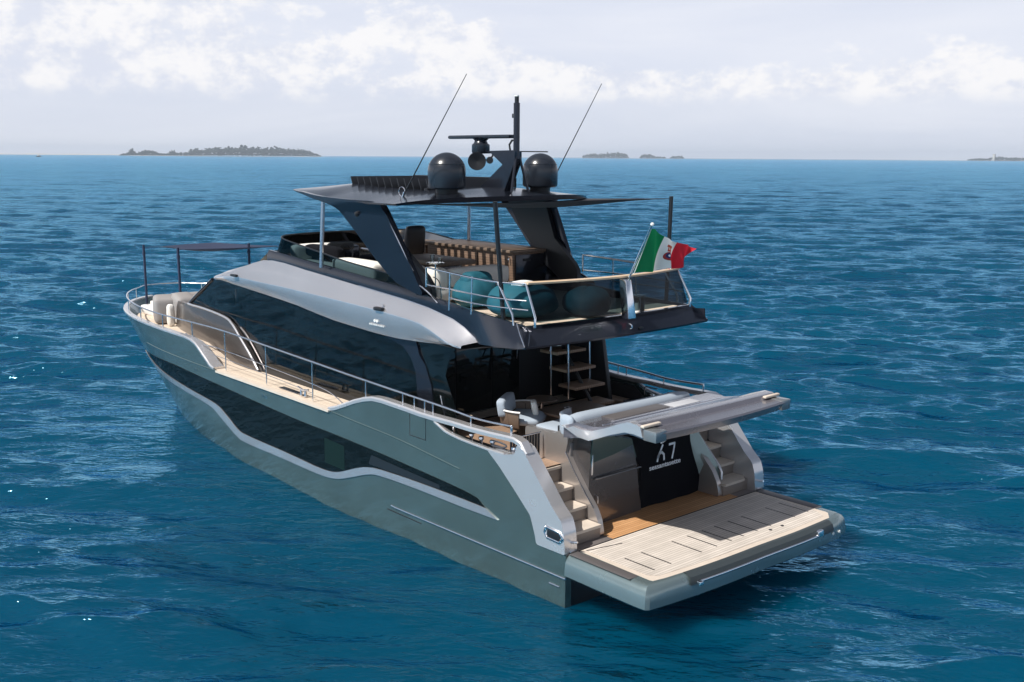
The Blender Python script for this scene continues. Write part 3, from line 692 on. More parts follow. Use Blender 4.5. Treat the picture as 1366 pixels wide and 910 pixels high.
def strokes(name, lines, wd, loc, parent, m=letterm):
    # flat strokes on the aft-facing cover: (u to starboard, v up)
    bm = bmesh.new()
    for ln in lines:
        P = [Vector((0, -a, b)) for a, b in ln]
        for p, q in zip(P[:-1], P[1:]):
            d = (q-p).normalized(); nn = Vector((0, -d.z, d.y))*wd/2
            vs = [bm.verts.new(v+Vector(loc)) for v in (p-nn-d*wd*.2, p+nn-d*wd*.2, q+nn+d*wd*.2, q-nn+d*wd*.2)]; bm.faces.new(vs)
    return from_bm(name, bm, m, parent, False)
strokes('number_mark', [[(.035, .28), (-.02, .18), (-.08, .09), (-.095, 0)], [(-.08, .06), (-.045, .13), (.02, .15), (.075, .10), (.085, 0)]], .042, (.615, -.34, 1.70), cover)
strokes('number_mark', [[(-.03, .27), (.12, .27), (.10, .15), (.06, .0)]], .042, (.614, -.58, 1.69), cover)
text('word_mark', 'sessantasette', (.617, -.46, 1.57), .128, cover, 1.24, bold=.0015)
strokes('emblem_mark', [[(-.04, 0), (.0, .13), (.035, .14)], [(.0, .02), (.04, .05), (.06, .03)]], .055, (.60, -.36, 2.03), cover, white)

# ---- transom lid, raised
lidz = lambda x: 2.86-.06*(x+1)
LP = [(.95, 1.72), (.55, 1.75), (-.42, 1.72), (-.62, 1.70), (-1.02, 1.70)]
rows = []
for y in np.linspace(1.70, -1.70, 15):
    e = .10*(abs(y)/1.7)**2; ax = -1.04-.10*(1-(y/1.7)**2)
    rows.append([Vector((1.0, y, 2.60)), Vector((.70, y, 2.72)), Vector((.30, y, 2.72)), Vector((-.25, y, 2.84)), Vector((-.55, y, 2.97)), Vector((-.72, y, 2.965)), Vector((-.78, y, 2.905)), Vector((ax+.02, y, 2.90)), Vector((ax, y, 2.87)),
                 Vector((ax+.06, y, 2.75)), Vector((-.75, y, 2.74)), Vector((-.45, y, 2.76)), Vector((.35, y, 2.52)), Vector((1.0, y, 2.40))])
lidm = mat('lid_grey', (.20, .195, .225), .27, .6, .4, .06, 2)
lid = loft('garage_lid', rows, lidm, YT, close_v=True, cap=True, ang=32)
armp = [(1.0, 2.62), (.86, 2.60), (.72, 2.66), (.55, 2.64), (.30, 2.66), (0, 2.77), (-.30, 2.90), (-.50, 2.97), (-.66, 2.965), (-.74, 2.93), (-.79, 2.78), (-.60, 2.80), (-.42, 2.79), (-.1, 2.68), (.2, 2.55), (.36, 2.49), (.62, 2.50), (.80, 2.56)]
arm, arm2 = both(prism_xz, 'lid_side_arm', armp, 1.76, 1.60, silver, YT); 
both(rbox, 'lid_corner', (-1.05, 1.50, 2.74), (-.79, 1.745, 2.915), mat('lid_corner_paint', (.24, .255, .265), .27, .6, .4), YT, .012)
both(rbox, 'lid_teak_pad', (-.82, 1.35, 2.925), (-.74, 1.765, 2.972), teakplain, YT, .02)
for x, z in ((.25, 2.74),): rbox('lid_groove', (x-.01, -1.5, z-.02), (x+.01, 1.55, z+.008), chrome, lid, .004)
rbox('lid_hatch', (.34, -1.05, 2.715), (.60, -.35, 2.728), greyfab, lid, .004)
rbox('sunpad_recess', (.42, -.3, 2.712), (.72, 1.1, 2.726), MATS['dark_track'], lid, .004)

# ---- cockpit: sofa across the stern
sofa = empty('stern_sofa_holder'); bpy.data.objects.remove(sofa)
sb = rbox('stern_sofa_base', (.98, -1.65, 1.9), (1.95, 1.55, 2.28), silver_d, YT, .03)
cushion('sofa_back', (.92, -1.55, 2.30), (1.22, 1.58, 2.74), mat('blue_grey_upholstery', (.30, .35, .41), .75, bump=.15), sb, .13, .0)
for y0, y1 in ((-1.5, -.5), (-.48, .52), (.54, 1.5)): cushion('sofa_seat', (1.18, y0, 2.26), (1.93, y1, 2.42), MATS['blue_grey_upholstery'], sb, .05)
cushion('sofa_end', (.93, 1.50, 2.36), (1.22, 1.60, 2.73), MATS['blue_grey_upholstery'], sb, .05)

# ---- deckhouse
def Ys(x): return lerp(x, [3, 9.5, 12, 14, 15.2, 16.2, 16.9], [1.97, 1.97, 1.93, 1.85, 1.74, 1.58, 1.40])
def sidefn(off=0., lean=.06):
    def fn(x, z):
        y = Ys(x)+off-lean*max(0, z-2.0)/1.6
        return Vector((x, y, z)), Vector((0, -1, 0))
    return fn
SC = [(0, x) for x in np.arange(3.5, 17, .5)]
dh = both(patch, 'window_sill', [(3.6, 1.91), (3.6, 2.0), (4.72, 2.06), (11.2, 2.07), (11.2, 1.91)], sidefn(.0), .05, black, YT, SC)
# the side itself is a dark frame; cut away by making the glass stand proud of it
wtopc = [(15.65, 3.00), (14.6, 3.46), (13.75, 3.84), (13.4, 3.90)]+[(11.05, 3.82), (9.35, 3.74), (8.0, 3.58), (6.55, 3.52), (5.85, 3.48), (5.25, 3.38), (4.95, 3.18), (4.80, 2.93), (4.72, 2.45), (4.70, 2.06)]
wside = wtopc+[(11.0, 2.06), (11.9, 2.6), (12.4, 2.88), (12.9, 2.99), (14.2, 3.03)]
sw, sw2 = both(patch, 'salon_window', wside, sidefn(.006), .006, winglass, YT, SC)
# fender-like forward panel of the deckhouse
fp = [(16.95, 1.95), (16.95, 2.80), (16.80, 2.97), (15.6, 3.03), (14.2, 3.06), (13.0, 3.01), (12.5, 2.88), (12.05, 2.62), (11.5, 2.28), (11.05, 1.95)]
fe, fe2 = both(patch, 'forward_side_panel', [(p.x, p.y) for p in fillet([(a, b, 0) for a, b in fp], [0, .1, .15, .2, .3, .5, .4, .3, .2, 0], 5)], sidefn(.10, .10), .12, panelm, YT, [(0, x) for x in np.arange(11.2, 17, .3)]+[(1, 2.3), (1, 2.7), (1, 2.9)])
ed = [(15.6, 3.035), (14.2, 3.065), (13.0, 3.01), (12.55, 2.90), (12.05, 2.62), (11.5, 2.28), (11.07, 1.97)]
both(tube, 'panel_edge_trim', [sidefn(.085, .10)(x, z)[0] for x, z in chain(ed)], .034, silver_m, YT, 8)
ed2 = [(12.1, 2.86), (11.75, 2.70), (11.35, 2.42), (10.95, 2.12), (10.85, 2.02)]
both(tube, 'inner_edge_trim', [sidefn(.03)(x, z)[0] for x, z in chain(ed2)], .022, silver_d, YT, 8)
both(tube, 'window_pillar', [sidefn(.02)(x, z)[0] for x, z in ((15.75, 2.98), (14.7, 3.45), (13.8, 3.87))], .045, charcoal, YT, 8)
# curved charcoal pillar behind the window and the aft wing glass
pil = [(5.9, 3.48), (5.25, 3.37), (4.97, 3.17), (4.82, 2.93), (4.74, 2.45), (4.72, 1.95), (4.18, 1.95), (4.22, 2.35), (4.32, 2.75), (4.52, 3.10), (4.72, 3.28), (4.85, 3.56), (5.6, 3.54)]
both(patch, 'curved_pillar', pil, sidefn(.02), .06, charcoal, YT, SC)
both(patch, 'aft_wing_glass', [(4.2, 1.97), (4.32, 2.75), (4.52, 3.10), (4.80, 3.58), (3.72, 3.62), (3.92, 3.0), (3.60, 2.45), (3.52, 1.97)], sidefn(-.002), .01, glassmat('wing_glass', (.25, .3, .34), .55), YT)
both(tube, 'wing_glass_handle', [sidefn(.02)(x, z)[0] for x, z in ((4.02, 2.62), (3.90, 2.3), (3.86, 1.99))], .013, chrome, YT, 6)
# windscreen and roof brow front
loft('windscreen', [[Vector((13.75, y, 3.86+.10*(1-(y/1.75)**2))) for y in np.linspace(-1.75, 1.75, 9)], [Vector((15.7+.35*(1-(y/1.7)**2), y*.95, 3.0)) for y in np.linspace(-1.75, 1.75, 9)]], winglass, YT)
loft('foredeck_coachroof', [[Vector((x, Ys(x)*v+.0, 2.98-.05*v*v+(.0 if x < 16.7 else -.15))) for v in np.linspace(-1.02, 1.02, 7)] for x in (15.4, 15.9, 16.4, 16.75, 16.95)], silver, YT)
# aft bulkhead with sliding glass doors
bk = rbox('salon_bulkhead', (4.78, -1.9, 1.9), (4.84, 1.9, 3.6), black, YT, 0)
for y0, y1 in ((1.05, 1.88), (.12, 1.02), (-.62, .09)):
    rbox('glass_door', (4.75, y0, 1.96), (4.775, y1, 3.55), glassmat('door_glass', (.15, .15, .17), .93) if 'door_glass' not in MATS else MATS['door_glass'], bk, .003)
tube('door_track', [(4.72, 1.6, 1.925), (4.72, -.8, 1.925)], .012, chrome, bk, 6)
tube('door_handle', [(4.72, -.52, 2.9), (4.69, -.52, 3.1), (4.72, -.52, 3.35)], .012, chrome, bk, 6)
def curtain(x0, x1, y):
    rows = [[Vector((x0+(x1-x0)*(.5+(t-.5)*(1-.35*math.exp(-((z-2.7)/.35)**2))), y+.03*math.sin(t*40), z)) for t in np.linspace(0, 1, 40)] for z in np.linspace(1.98, 3.55, 8)]
    return loft('curtain', rows, MATS['blue_grey_upholstery'], YT)
curtain(3.98, 4.42, 1.86)
# interior seen faintly through the glass
inn = rbox('salon_floor', (4.9, -1.8, 2.0), (15.2, 1.8, 2.02), browntop, YT, 0)
cushion('salon_sofa', (6.2, .5, 2.05), (8.4, 1.35, 2.65), cream, inn); cushion('salon_chair', (10.0, .6, 2.1), (10.9, 1.3, 2.9), cream, inn)
rbox('salon_table', (9.2, -.2, 2.7), (11.4, .4, 2.76), white, inn, .01)
lathe('salon_lamp', [(.06, 0), (.05, .30), (.05, .42), (.30, .44), (.33, .62), (.26, .66), (0, .66)], cream, inn, (9.6, .9, 2.55), 20)
for x in (12.4, 8.9, 5.6): rbox('window_mullion', (x, 1.80, 2.0), (x+.07, 1.86, 3.75), black, inn, 0)
rbox('salon_far_side', (4.9, -1.85, 2.0), (14, -1.8, 2.4), browntop, inn, 0)

# ---- flybridge deck, silver side fascias, charcoal wings
def Ax(x): # outer lower edge
    return lerp(x, [1.25, 2.67, 3.6, 4.6, 9, 11, 12.5, 13.7], [2.32, 2.22, 2.12, 2.04, 2.02, 1.96, 1.90, 1.81]), lerp(x, [1.25, 1.6, 2.67, 3.32, 4.31, 5.1, 5.66, 6.36, 7.8, 9.16, 10.83, 13.2, 13.7], [3.93, 3.87, 3.78, 3.68, 3.58, 3.53, 3.52, 3.54, 3.60, 3.74, 3.82, 3.91, 3.88])
def Rx(x):
    return lerp(x, [3.3, 5, 9, 11, 13.7], [2.18, 2.14, 2.11, 2.05, 1.82]), lerp(x, [3.3, 3.44, 4.02, 4.6, 5.96, 7.42, 9.49, 11.99, 13.2, 13.7], [3.69, 3.72, 3.90, 3.97, 4.03, 4.07, 4.11, 4.10, 4.02, 3.93])
def Tx(x):
    return lerp(x, [2.8, 5, 9, 10.8, 12, 13.2, 13.7], [1.97, 1.93, 1.90, 1.80, 1.72, 1.72, 1.72]), lerp(x, [2.8, 3.0, 3.3, 3.65, 4.4, 5.13, 6.78, 8.87, 10.4, 11.2, 12, 13.2, 13.7], [3.76, 3.83, 3.98, 4.09, 4.21, 4.28, 4.39, 4.53, 4.62, 4.56, 4.38, 4.12, 3.97])
def Gx(x):
    return lerp(x, [1.5, 3, 5, 9, 10.9], [2.10, 1.98, 1.90, 1.86, 1.74]), lerp(x, [1.5, 2.8, 3.6, 4.5, 6, 8, 10.3, 10.9], [4.24, 4.30, 4.37, 4.45, 4.55, 4.68, 4.80, 4.82])
xsf = [3.32, 3.4, 3.5, 3.65, 3.85, 4.1, 4.4, 4.8, 5.3, 6, 6.8, 7.6, 8.4, 9.2, 10, 10.6, 11.1, 11.6, 12.1, 12.6, 13.1, 13.45, 13.7]
def fascia(s=1):
    rows = []
    for x in xsf:
        (ay, az_), (ry, rz_), (ty, tz_) = Ax(x), Rx(x), Tx(x)
        k = min(1, max(0, (x-3.32)/1.0))
        if x < 4.4:
            rz_ = az_+(rz_-az_)*k**.7
        xt = x-(1-k)*.45
        (ty, tz_) = Tx(xt)
        a, r_, t_ = Vector((x-(1-k)*.0, ay, az_)), Vector((x-(1-k)*.18, ry, rz_)), Vector((xt, ty, tz_))
        rows.append([Vector((x, ay-.10, az_+.02)), a, a+Vector((0, .012, .03)), a.lerp(r_, .5)+Vector((0, .02, 0)), r_+Vector((0, .004, -.03)), r_, r_+Vector((0, -.02, .022)), r_.lerp(t_, .5)+Vector((0, .015, .012)), t_, t_+Vector((0, -.06, -.03))])
    return loft('side_fascia', rows, silver_m, YT, ang=24)
fs1, fs2 = both(fascia)
def wingc():
    rows = []
    for x in [1.26, 1.28, 1.44, 1.6, 2.0, 2.4, 2.8, 3.0, 3.3, 3.65, 4.1, 4.6, 5.3, 6, 7, 8, 9, 10, 10.6, 10.9]:
        (gy, gz) = Gx(x)
        if x < 2.87: ty, tz_ = lerp(x, [1.25, 2.0, 3.0], [2.32, 2.24, 1.99]), Ax(x)[1]
        else: ty, tz_ = Tx(x)[0], Tx(x)[1]
        if x < 1.6: gy, gz = lerp(x, [1.28, 1.6], [2.31, Gx(1.6)[0]]), lerp(x, [1.28, 1.6], [3.97, Gx(1.6)[1]])
        o = Vector((x, ty+.004, tz_)); g = Vector((x, gy, gz))
        rows.append([Vector((x, ty-.15, tz_-.0)), o, o.lerp(g, .5)+Vector((0, .02, .01)), g, g+Vector((0, -.05, .0)), Vector((x, gy-.08, 4.18))])
    return loft('flybridge_coaming', rows, charcoal, YT, ang=28)
both(wingc)
both(tube, 'coaming_trim', [(1.28, 2.335, 3.96), (1.5, 2.24, 4.12), (1.72, 2.12, 4.27)], .010, chrome, YT, 6)
both(tube, 'fascia_trim', [(Tx(x)[0] and (x, Tx(x)[0]+.006, Tx(x)[1]+.006)) for x in (2.87, 3.0, 3.3, 3.65, 4.1, 4.4, 5.1, 6, 6.8)], .008, chrome, YT, 6)
# brow over the windscreen
rows = []
for x in (10.9, 11.3, 11.8, 12.3, 12.8, 13.3, 13.7, 14.15):
    xx = min(x, 13.7); ty, tz_ = Tx(xx); ty = 1.74 if x <= 10.9 else ty
    rows.append([Vector((x-(.45*(abs(v)**3) if x > 13.8 else 0), ty*v, (tz_ if x > 10.9 else 4.78)+(.10 if x < 13.5 else .06)*(1-v*v)-(.05 if x > 13.8 else 0))) for v in np.linspace(-1, 1, 13)])
loft('roof_brow', rows, silver_m, YT, ang=30)
# underside and aft edge of the flybridge
def aftx(y): return 1.27-.12*(1-(y/2.3)**2)
ys = np.linspace(-2.32, 2.32, 25)
loft('flybridge_underside', [[Vector((aftx(y) if x < 2 else x, y*(Ax(max(x, 1.3))[0]/2.32), 3.92 if x < 1.5 else (3.82 if x < 3 else 3.62))) for y in ys] for x in (1.27, 2.2, 3.2, 5.4)], mat('dark_soffit', (.03, .03, .034), .5), YT)
rows = [[Vector((aftx(y), y, 3.915)) for y in ys], [Vector((aftx(y)-.015, y, 3.95)) for y in ys], [Vector((aftx(y)+.05, y*.995, 4.02)) for y in ys],
        [Vector((aftx(y)+.26, y*.93, 4.235)) for y in ys], [Vector((aftx(y)+.34, y*.92, 4.235)) for y in ys], [Vector((aftx(y)+.36, y*.92, 4.20)) for y in ys]]
aftf = loft('flybridge_aft_edge', rows, charcoal, YT, ang=25)
loft('flybridge_deck', [[Vector((x, v*(Gx(max(x, 1.5))[0]-.03), 4.20)) for v in np.linspace(-1, 1, 5)] for x in (1.5, 2.5, 4, 6, 8, 10, 10.9)], teakx, YT)
prism_xy('flybridge_slab', [(1.5, -2.0), (1.5, 2.0), (10.6, 1.8), (10.6, -1.8)], 4.19, 3.9, black, YT)
# navigation light, emblem and lamp on the fascia
nv = rbox('navigation_light', (5.62, 2.09, 4.02), (5.90, 2.19, 4.09), black, YT, .02); mirrored(nv)
nv = rbox('forward_light', (12.0, 1.98, 4.10), (12.3, 2.06, 4.16), black, YT, .02); mirrored(nv)
tube('light_hoop', [(5.68, 2.12, 4.08), (5.66, 2.10, 4.13), (5.72, 2.08, 4.14)], .012, chrome, nv, 6)
emb = []
bm = bmesh.new()
for k, (u, wv) in enumerate(((-.24, .03), (-.18, .03), (-.12, .025), (-.06, .03), (0, .03), (.06, .02), (.12, .03), (.18, .03), (.24, .025))):
    bmesh.ops.create_cube(bm, size=1, matrix=Matrix.Translation((5.9-u, 2.105, 3.715)) @ Matrix.Diagonal((wv, .012, .028, 1)))
for u in (-.05, .03): bmesh.ops.create_cube(bm, size=1, matrix=Matrix.Translation((5.9-u, 2.12, 3.80)) @ Matrix.Rotation(.5, 4, 'Y') @ Matrix.Diagonal((.05, .012, .05, 1)))
from_bm('emblem', bm, white, fs1)
lathe('soffit_light', [(.11, 0), (.11, .03), (.0, .03)], white, YT, (1.75, 1.2, 3.80), 16)
rbox('horn_light', (1.16, -.05-.35, 3.99), (1.22, -.30, 4.03), black, YT, .01)
tube('aft_grab_hoop', [(1.16, -.02, 4.02), (1.10, -.02, 4.06), (1.10, -.02, 4.10), (1.18, -.02, 4.12)], .012, chrome, YT, 6)

# smoked side screens wrapping round the front
def scr_low(): return [Vector((4.0, 2.02, 4.40))]+[Vector((x, Gx(x)[0]-.01, Gx(x)[1]-.01)) for x in (4.6, 5.3, 6, 7, 8, 9, 10)]+[Vector((10.55, 1.72, 4.80)), Vector((10.85, 1.35, 4.82)), Vector((10.95, .8, 4.84)), Vector((11.0, 0, 4.85))]
def scr_top(): return [Vector((4.02, 2.06, 4.42)), Vector((4.6, 2.02, 4.62)), Vector((5.3, 2.0, 4.72)), Vector((6, 1.99, 4.78)), Vector((7.1, 1.99, 4.86)), Vector((8.1, 1.99, 4.97)), Vector((9.1, 1.98, 5.08)), Vector((9.75, 1.96, 5.15)), Vector((10.15, 1.80, 5.18)), Vector((10.40, 1.45, 5.19)), Vector((10.52, .85, 5.2)), Vector((10.55, 0, 5.2))]
lo, hi_ = scr_low(), scr_top()
lo += [Vector((p.x, -p.y, p.z)) for p in lo[::-1][1:]]; hi_ += [Vector((p.x, -p.y, p.z)) for p in hi_[::-1][1:]]
lo = smooth_path(lo, 3); hi_ = smooth_path(hi_, 3)
scr = loft('smoked_screen', [lo, [a.lerp(b, .5) for a, b in zip(lo, hi_)], hi_], flyglass, YT)
tube('screen_top_rail', hi_, .016, black, scr, 8)
both(tube, 'screen_end_rail', smooth_path([(3.98, 2.05, 4.36), (4.25, 2.05, 4.52), (4.6, 2.03, 4.63), (5.0, 2.02, 4.70)], 4), .015, chrome, scr, 6)

# ---- hardtop
def wh(x): return lerp(x, [3.8, 4.6, 5.3, 6.5, 8.0, 8.9, 9.25, 9.4], [2.48, 2.48, 2.38, 2.30, 2.22, 2.08, 1.98, 1.9])
def ze(x): return lerp(x, [3.8, 4.8, 6, 7.5, 9, 9.4], [6.17, 6.13, 6.12, 6.14, 6.24, 6.27])
def ht(x_, v, topside):
    y = v*wh(x_); crown = .26*(1-v*v)*min(1, (9.45-x_)/1.2)**.6*min(1, .35+.65*(x_-3.7)/1.2 if x_ < 4.9 else 1)
    if topside: return Vector((x_, y, ze(x_)+crown))
    return Vector((x_, y*.985, ze(x_)-.035+crown*.35))
vsn = np.unique(np.concatenate([np.linspace(-1, 1, 29), [-.42, .42]])); us = np.unique(np.concatenate([np.linspace(0, 1, 30)]))
def xat(u, v): a = 3.75+.95*abs(v)**2.4; b = 9.42-.10*abs(v)**4; return a+(b-a)*u
def hole(i, j):
    u = (us[i]+us[i+1])/2; v = (vsn[j]+vsn[j+1])/2
    return abs(v) < .42 and 5.35 < xat(u, v) < 8.7
tv = [[ht(xat(u, v), v, True) for v in vsn] for u in us]; bv = [[ht(xat(u, v), v, False) for v in vsn] for u in us]
vs, fs = [], []; nu, nv_ = len(us), len(vsn)
for r_ in tv: vs += r_
for r_ in bv: vs += r_
off = nu*nv_
for i in range(nu-1):
    for j in range(nv_-1):
        if hole(i, j): continue
        a, b, c, d = i*nv_+j, i*nv_+j+1, (i+1)*nv_+j+1, (i+1)*nv_+j
        fs.append((a, b, c, d)); fs.append((a+off, d+off, c+off, b+off))
        for (p, q, ni, nj) in ((a, b, i-1, j), (b, c, i, j+1), (c, d, i+1, j), (d, a, i, j-1)):
            if ni < 0 or nj < 0 or ni >= nu-1 or nj >= nv_-1 or hole(ni, nj): fs.append((p, q, q+off, p+off))
hardtop = raw('hardtop', vs, fs, charcoal, YT, ang=40)
for k in range(13):
    x = 5.5+k*.25
    rbox('roof_louvre', (x-.012, -.95, 6.24), (x+.012, .95, 6.56), black, hardtop, .003, rot=Matrix.Rotation(math.radians(24), 3, 'Y'))
rbox('louvre_frame', (5.3, -1.0, 6.36), (8.85, -.955, 6.56), black, hardtop, .006)
# side arches
ap = [(9.25, 6.25), (8.73, 6.20), (8.17, 6.13), (7.58, 6.06), (7.12, 5.97), (6.79, 5.74), (6.36, 5.39), (6.06, 5.13), (5.72, 4.88), (5.30, 4.62), (4.5, 4.44), (4.62, 4.72), (4.72, 4.90), (5.05, 5.45), (5.40, 5.98), (5.52, 6.13), (6.5, 6.15), (7.6, 6.17), (8.6, 6.235)]
arch, arch2 = both(patch, 'hardtop_arch', chain(ap, 3), lambda x, z: (Vector((x, min(lerp(z, [4.4, 5.2, 5.9, 6.10], [2.03, 2.12, 2.22, 2.31]), wh(x)+.012), z)), Vector((0, -1, 0))), .10, charcoal, YT, [(1, z) for z in np.arange(4.6, 6.2, .1)]+[(0, x) for x in np.arange(5, 9.2, .3)], 30)
ib = [(6.9, 6.12), (6.3, 5.5), (5.3, 4.7), (4.6, 4.3), (4.30, 4.36), (4.33, 4.66), (4.45, 4.80), (5.12, 5.29), (5.50, 5.95), (5.60, 6.12)]
both(patch, 'arch_inner_leg', ib, lambda x, z: (Vector((x, lerp(z, [4.4, 5.2, 5.9, 6.15], [1.92, 2.01, 2.11, 2.18]), z)), Vector((0, -1, 0))), .10, black, YT)
both(tube, 'arch_edge_trim', [(5.50, 2.22, 6.08), (5.05, 2.15, 5.42), (4.72, 2.06, 4.88)], .014, chrome, YT, 6)
both(lathe, 'arch_camera', [(.05, 0), (.05, .04), (.03, .07), (0, .075)], black, arch, (6.35, 2.2, 5.87), 12, (0, 1, 0))
for s in (1, -1):
    tube('hardtop_pole', [(8.06, 1.94*s, 6.2), (8.08, 1.97*s, 5.6), (8.12, 2.0*s, 4.66)], .045, steel_d, YT, 12)
# radar domes
for s in (1, -1):
    dm = lathe('satellite_dome', [(.30, .03), (.345, .05), (.36, .09), (.362, .36)]+[(.362*math.cos(a), .36+.355*math.sin(a)) for a in np.linspace(.12, 1.5, 12)]+[(0, .716)], domec, YT, (4.80, 1.20*s, 6.35), 40)
    lathe('dome_foot', [(.20, -.08), (.22, .06), (.0, .06)], black, dm, (4.80, 1.20*s, 6.35), 24)
    lathe('dome_seam', [(.335, .50), (.343, .50), (.343, .49), (.335, .49)], domec, dm, (4.80, 1.20*s, 6.35), 40)
# mast with radar, horn and lights
mast = tube('mast', [(4.17, 0, 6.95), (4.17, 0, 7.0), (4.17, 0, 8.0)], .062, charcoal, YT, 10)
tube('mast_top_light', [(4.17, 0, 7.98), (4.17, 0, 8.12)], .042, black, mast, 10); lathe('anchor_light', [(.045, 0), (.045, .02), (0, .02)], white, mast, (4.17, 0, 8.12), 12)
prism_xz('mast_wedge', [(5.2, 6.36), (4.42, 6.34), (4.12, 6.9), (4.12, 7.1), (4.9, 7.10), (4.48, 6.84)], .09, -.09, charcoal, mast)
for y_ in (.22, -.22): tube('mast_leg', [(4.14, y_*.2, 7.0), (4.06, y_, 6.32)], .026, charcoal, mast, 6)
tube('mast_crossbar', [(4.17, .0, 7.09), (4.1, -.75, 7.09)], .012, charcoal, mast, 6)
rbox('mast_light', (4.22, -.03, 7.72), (4.28, .03, 7.80), black, mast, .01)
radar = lathe('radar', [(.17, 0), (.18, .02), (.18, .16), (.14, .19), (.12, .24), (.18, .30), (0, .30)], domec, YT, (5.25, 0, 7.06), 24)
rbox('radar_scanner', (4.30, -.09, 7.34), (6.22, .09, 7.41), domec, radar, .03)
tube('radar_bracket', [(5.3, 0, 7.07), (4.2, 0, 7.09)], .03, charcoal, radar, 6)
hd = lathe('searchlight', [(.05, 0), (.10, .05), (.17, .16), (.18, .20), (.16, .20), (.02, .14)], black, YT, (5.3, .05, 6.90), 24, (-.75, .65, 0))
tube('searchlight_arm', [(5.3, .05, 6.90), (5.0, 0, 6.93), (4.88, 0, 7.0), (4.88, 0, 7.08)], .018, black, hd, 6)
lathe('horn_trumpet', [(.03, 0), (.07, .09), (.06, .09)], black, hd, (4.92, .03, 6.92), 14, (-.7, .7, 0))
tube('mast_hoop', [(4.35, 0, 7.09), (4.38, 0, 7.22), (4.30, 0, 7.30), (4.20, 0, 7.30)], .02, black, mast, 6)
# whip antennas
for s in (1, -1):
    an = tube('whip_antenna', [(5.30, 1.86*s, 6.25), (3.58, 1.69*s, 8.41)], .014, black, YT, 6, .006)
    tube('antenna_base', [(5.32, 1.86*s, 6.20), (5.26, 1.855*s, 6.32)], .024, chrome, an, 8)
    tube('antenna_hoop', [(5.42, 1.80*s, 6.22)]+[(5.42+.10*math.sin(a), 1.80*s, 6.32-.09*math.cos(a)) for a in np.linspace(.3, 6.0, 14)], .010, chrome, an, 6)
lathe('gps_dome', [(.07, 0), (.07, .03), (0, .05)], black, YT, (5.75, .95, 6.33), 14)

# ---- flybridge rails and aft glass
def flyrail(s):
    top_ = [(4.35, 2.03, 4.98), (3.6, 2.08, 4.95), (2.9, 2.10, 4.92), (2.42, 2.10, 4.91), (2.0, 2.03, 4.91), (1.72, 1.92, 4.92)]
    tp = smooth_path([Vector((a, b*s, c)) for a, b, c in top_], 5)
    r_ = tube('flybridge_rail', [Vector((4.35, 2.03*s, 4.62))]+tp, .019, chrome, YT, 8)
    for z in (4.66, 4.50):
        lo_ = [(4.35, 2.03, z), (3.6, 2.10, z), (2.9, 2.14, z-.01), (2.42, 2.14, z-.02), (1.95, 2.06, z-.02), (1.66, 1.96, z-.02)] if z > 4.6 else [(3.55, 2.10, z), (2.9, 2.14, z-.01), (2.42, 2.14, z-.01), (1.95, 2.06, z-.01), (1.60, 1.97, z-.01)]
        tube('cross_rail', smooth_path([Vector((a, b*s, c)) for a, b, c in lo_], 4), .013, chrome, r_, 6)
    for x in (3.55, 2.92): tube('stanchion', [(x, 2.10*s, 4.94), (x, 2.12*s, 4.28)], .016, chrome, r_, 8)
    tube('stanchion', [(2.25, 2.09*s, 4.91), (1.85, 2.10*s, 4.40), (1.82, 2.10*s, 4.22)], .02, chrome, r_, 8)
    return r_
flyrail(1); flyrail(-1)
for s in (1, -1): tube('aft_glass_post', [(1.72, 1.92*s, 4.92), (1.42, 1.98*s, 4.38), (1.43, 1.98*s, 4.22)], .022, chrome, YT, 8)
yy = np.linspace(1.93, -1.93, 21)
def capx(y, t): return (1.70-.30*(1-(y/1.93)**2)) if t else (1.44-.12*(1-(y/1.93)**2))
ag = loft('aft_glass', [[Vector((capx(y, 0), y*1.0, 4.30)) for y in yy if True], [Vector((capx(y, 1), y, 4.91)) for y in yy]], flyglass, YT)
rows = [[Vector((capx(y, 1)+a, y, 4.91+b)) for a, b in ((-.045, .0), (-.05, .03), (-.03, .045), (.03, .045), (.05, .03), (.045, 0))] for y in yy]
loft('teak_handrail', rows, teakcap, ag, close_v=True, cap=True)
# flagstaff socket
rbox('flagstaff_socket', (1.13, -.10, 4.22), (1.30, .10, 4.9), chrome, YT, .02, fn=lambda c: (c.x+(4.92-c.z)*.0+.12*(c.z-4.22)/.7-.06 if True else 0, c.y*(1-.35*(c.z-4.22)/.7), c.z))

# ---- stairs to the flybridge inside the cockpit
fsx = [(2.78, 2.24), (3.05, 2.56), (3.32, 2.87), (3.60, 3.18), (3.88, 3.49)]
fst = tube('stair_stringer', [(2.9, -1.0, 1.92), (3.0, -1.0, 2.2), (4.2, -1.0, 3.65)], .035, black, YT, 8)
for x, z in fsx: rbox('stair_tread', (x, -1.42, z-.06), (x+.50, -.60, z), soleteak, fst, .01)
for p in ((3.05, -.60), (3.55, -.60), (3.3, -1.44)): tube('stair_post', [(p[0]+.2, p[1], 2.3), (p[0]+.25, p[1], 3.85)], .018, chrome, fst, 8)
rbox('starboard_cockpit_panel', (3.3, -1.95, 1.9), (4.7, -1.85, 3.7), black, YT, .01, fn=lambda c: (c.x+.35*(c.z-1.9)/1.8*(1 if c.x < 4 else 0), c.y, c.z))


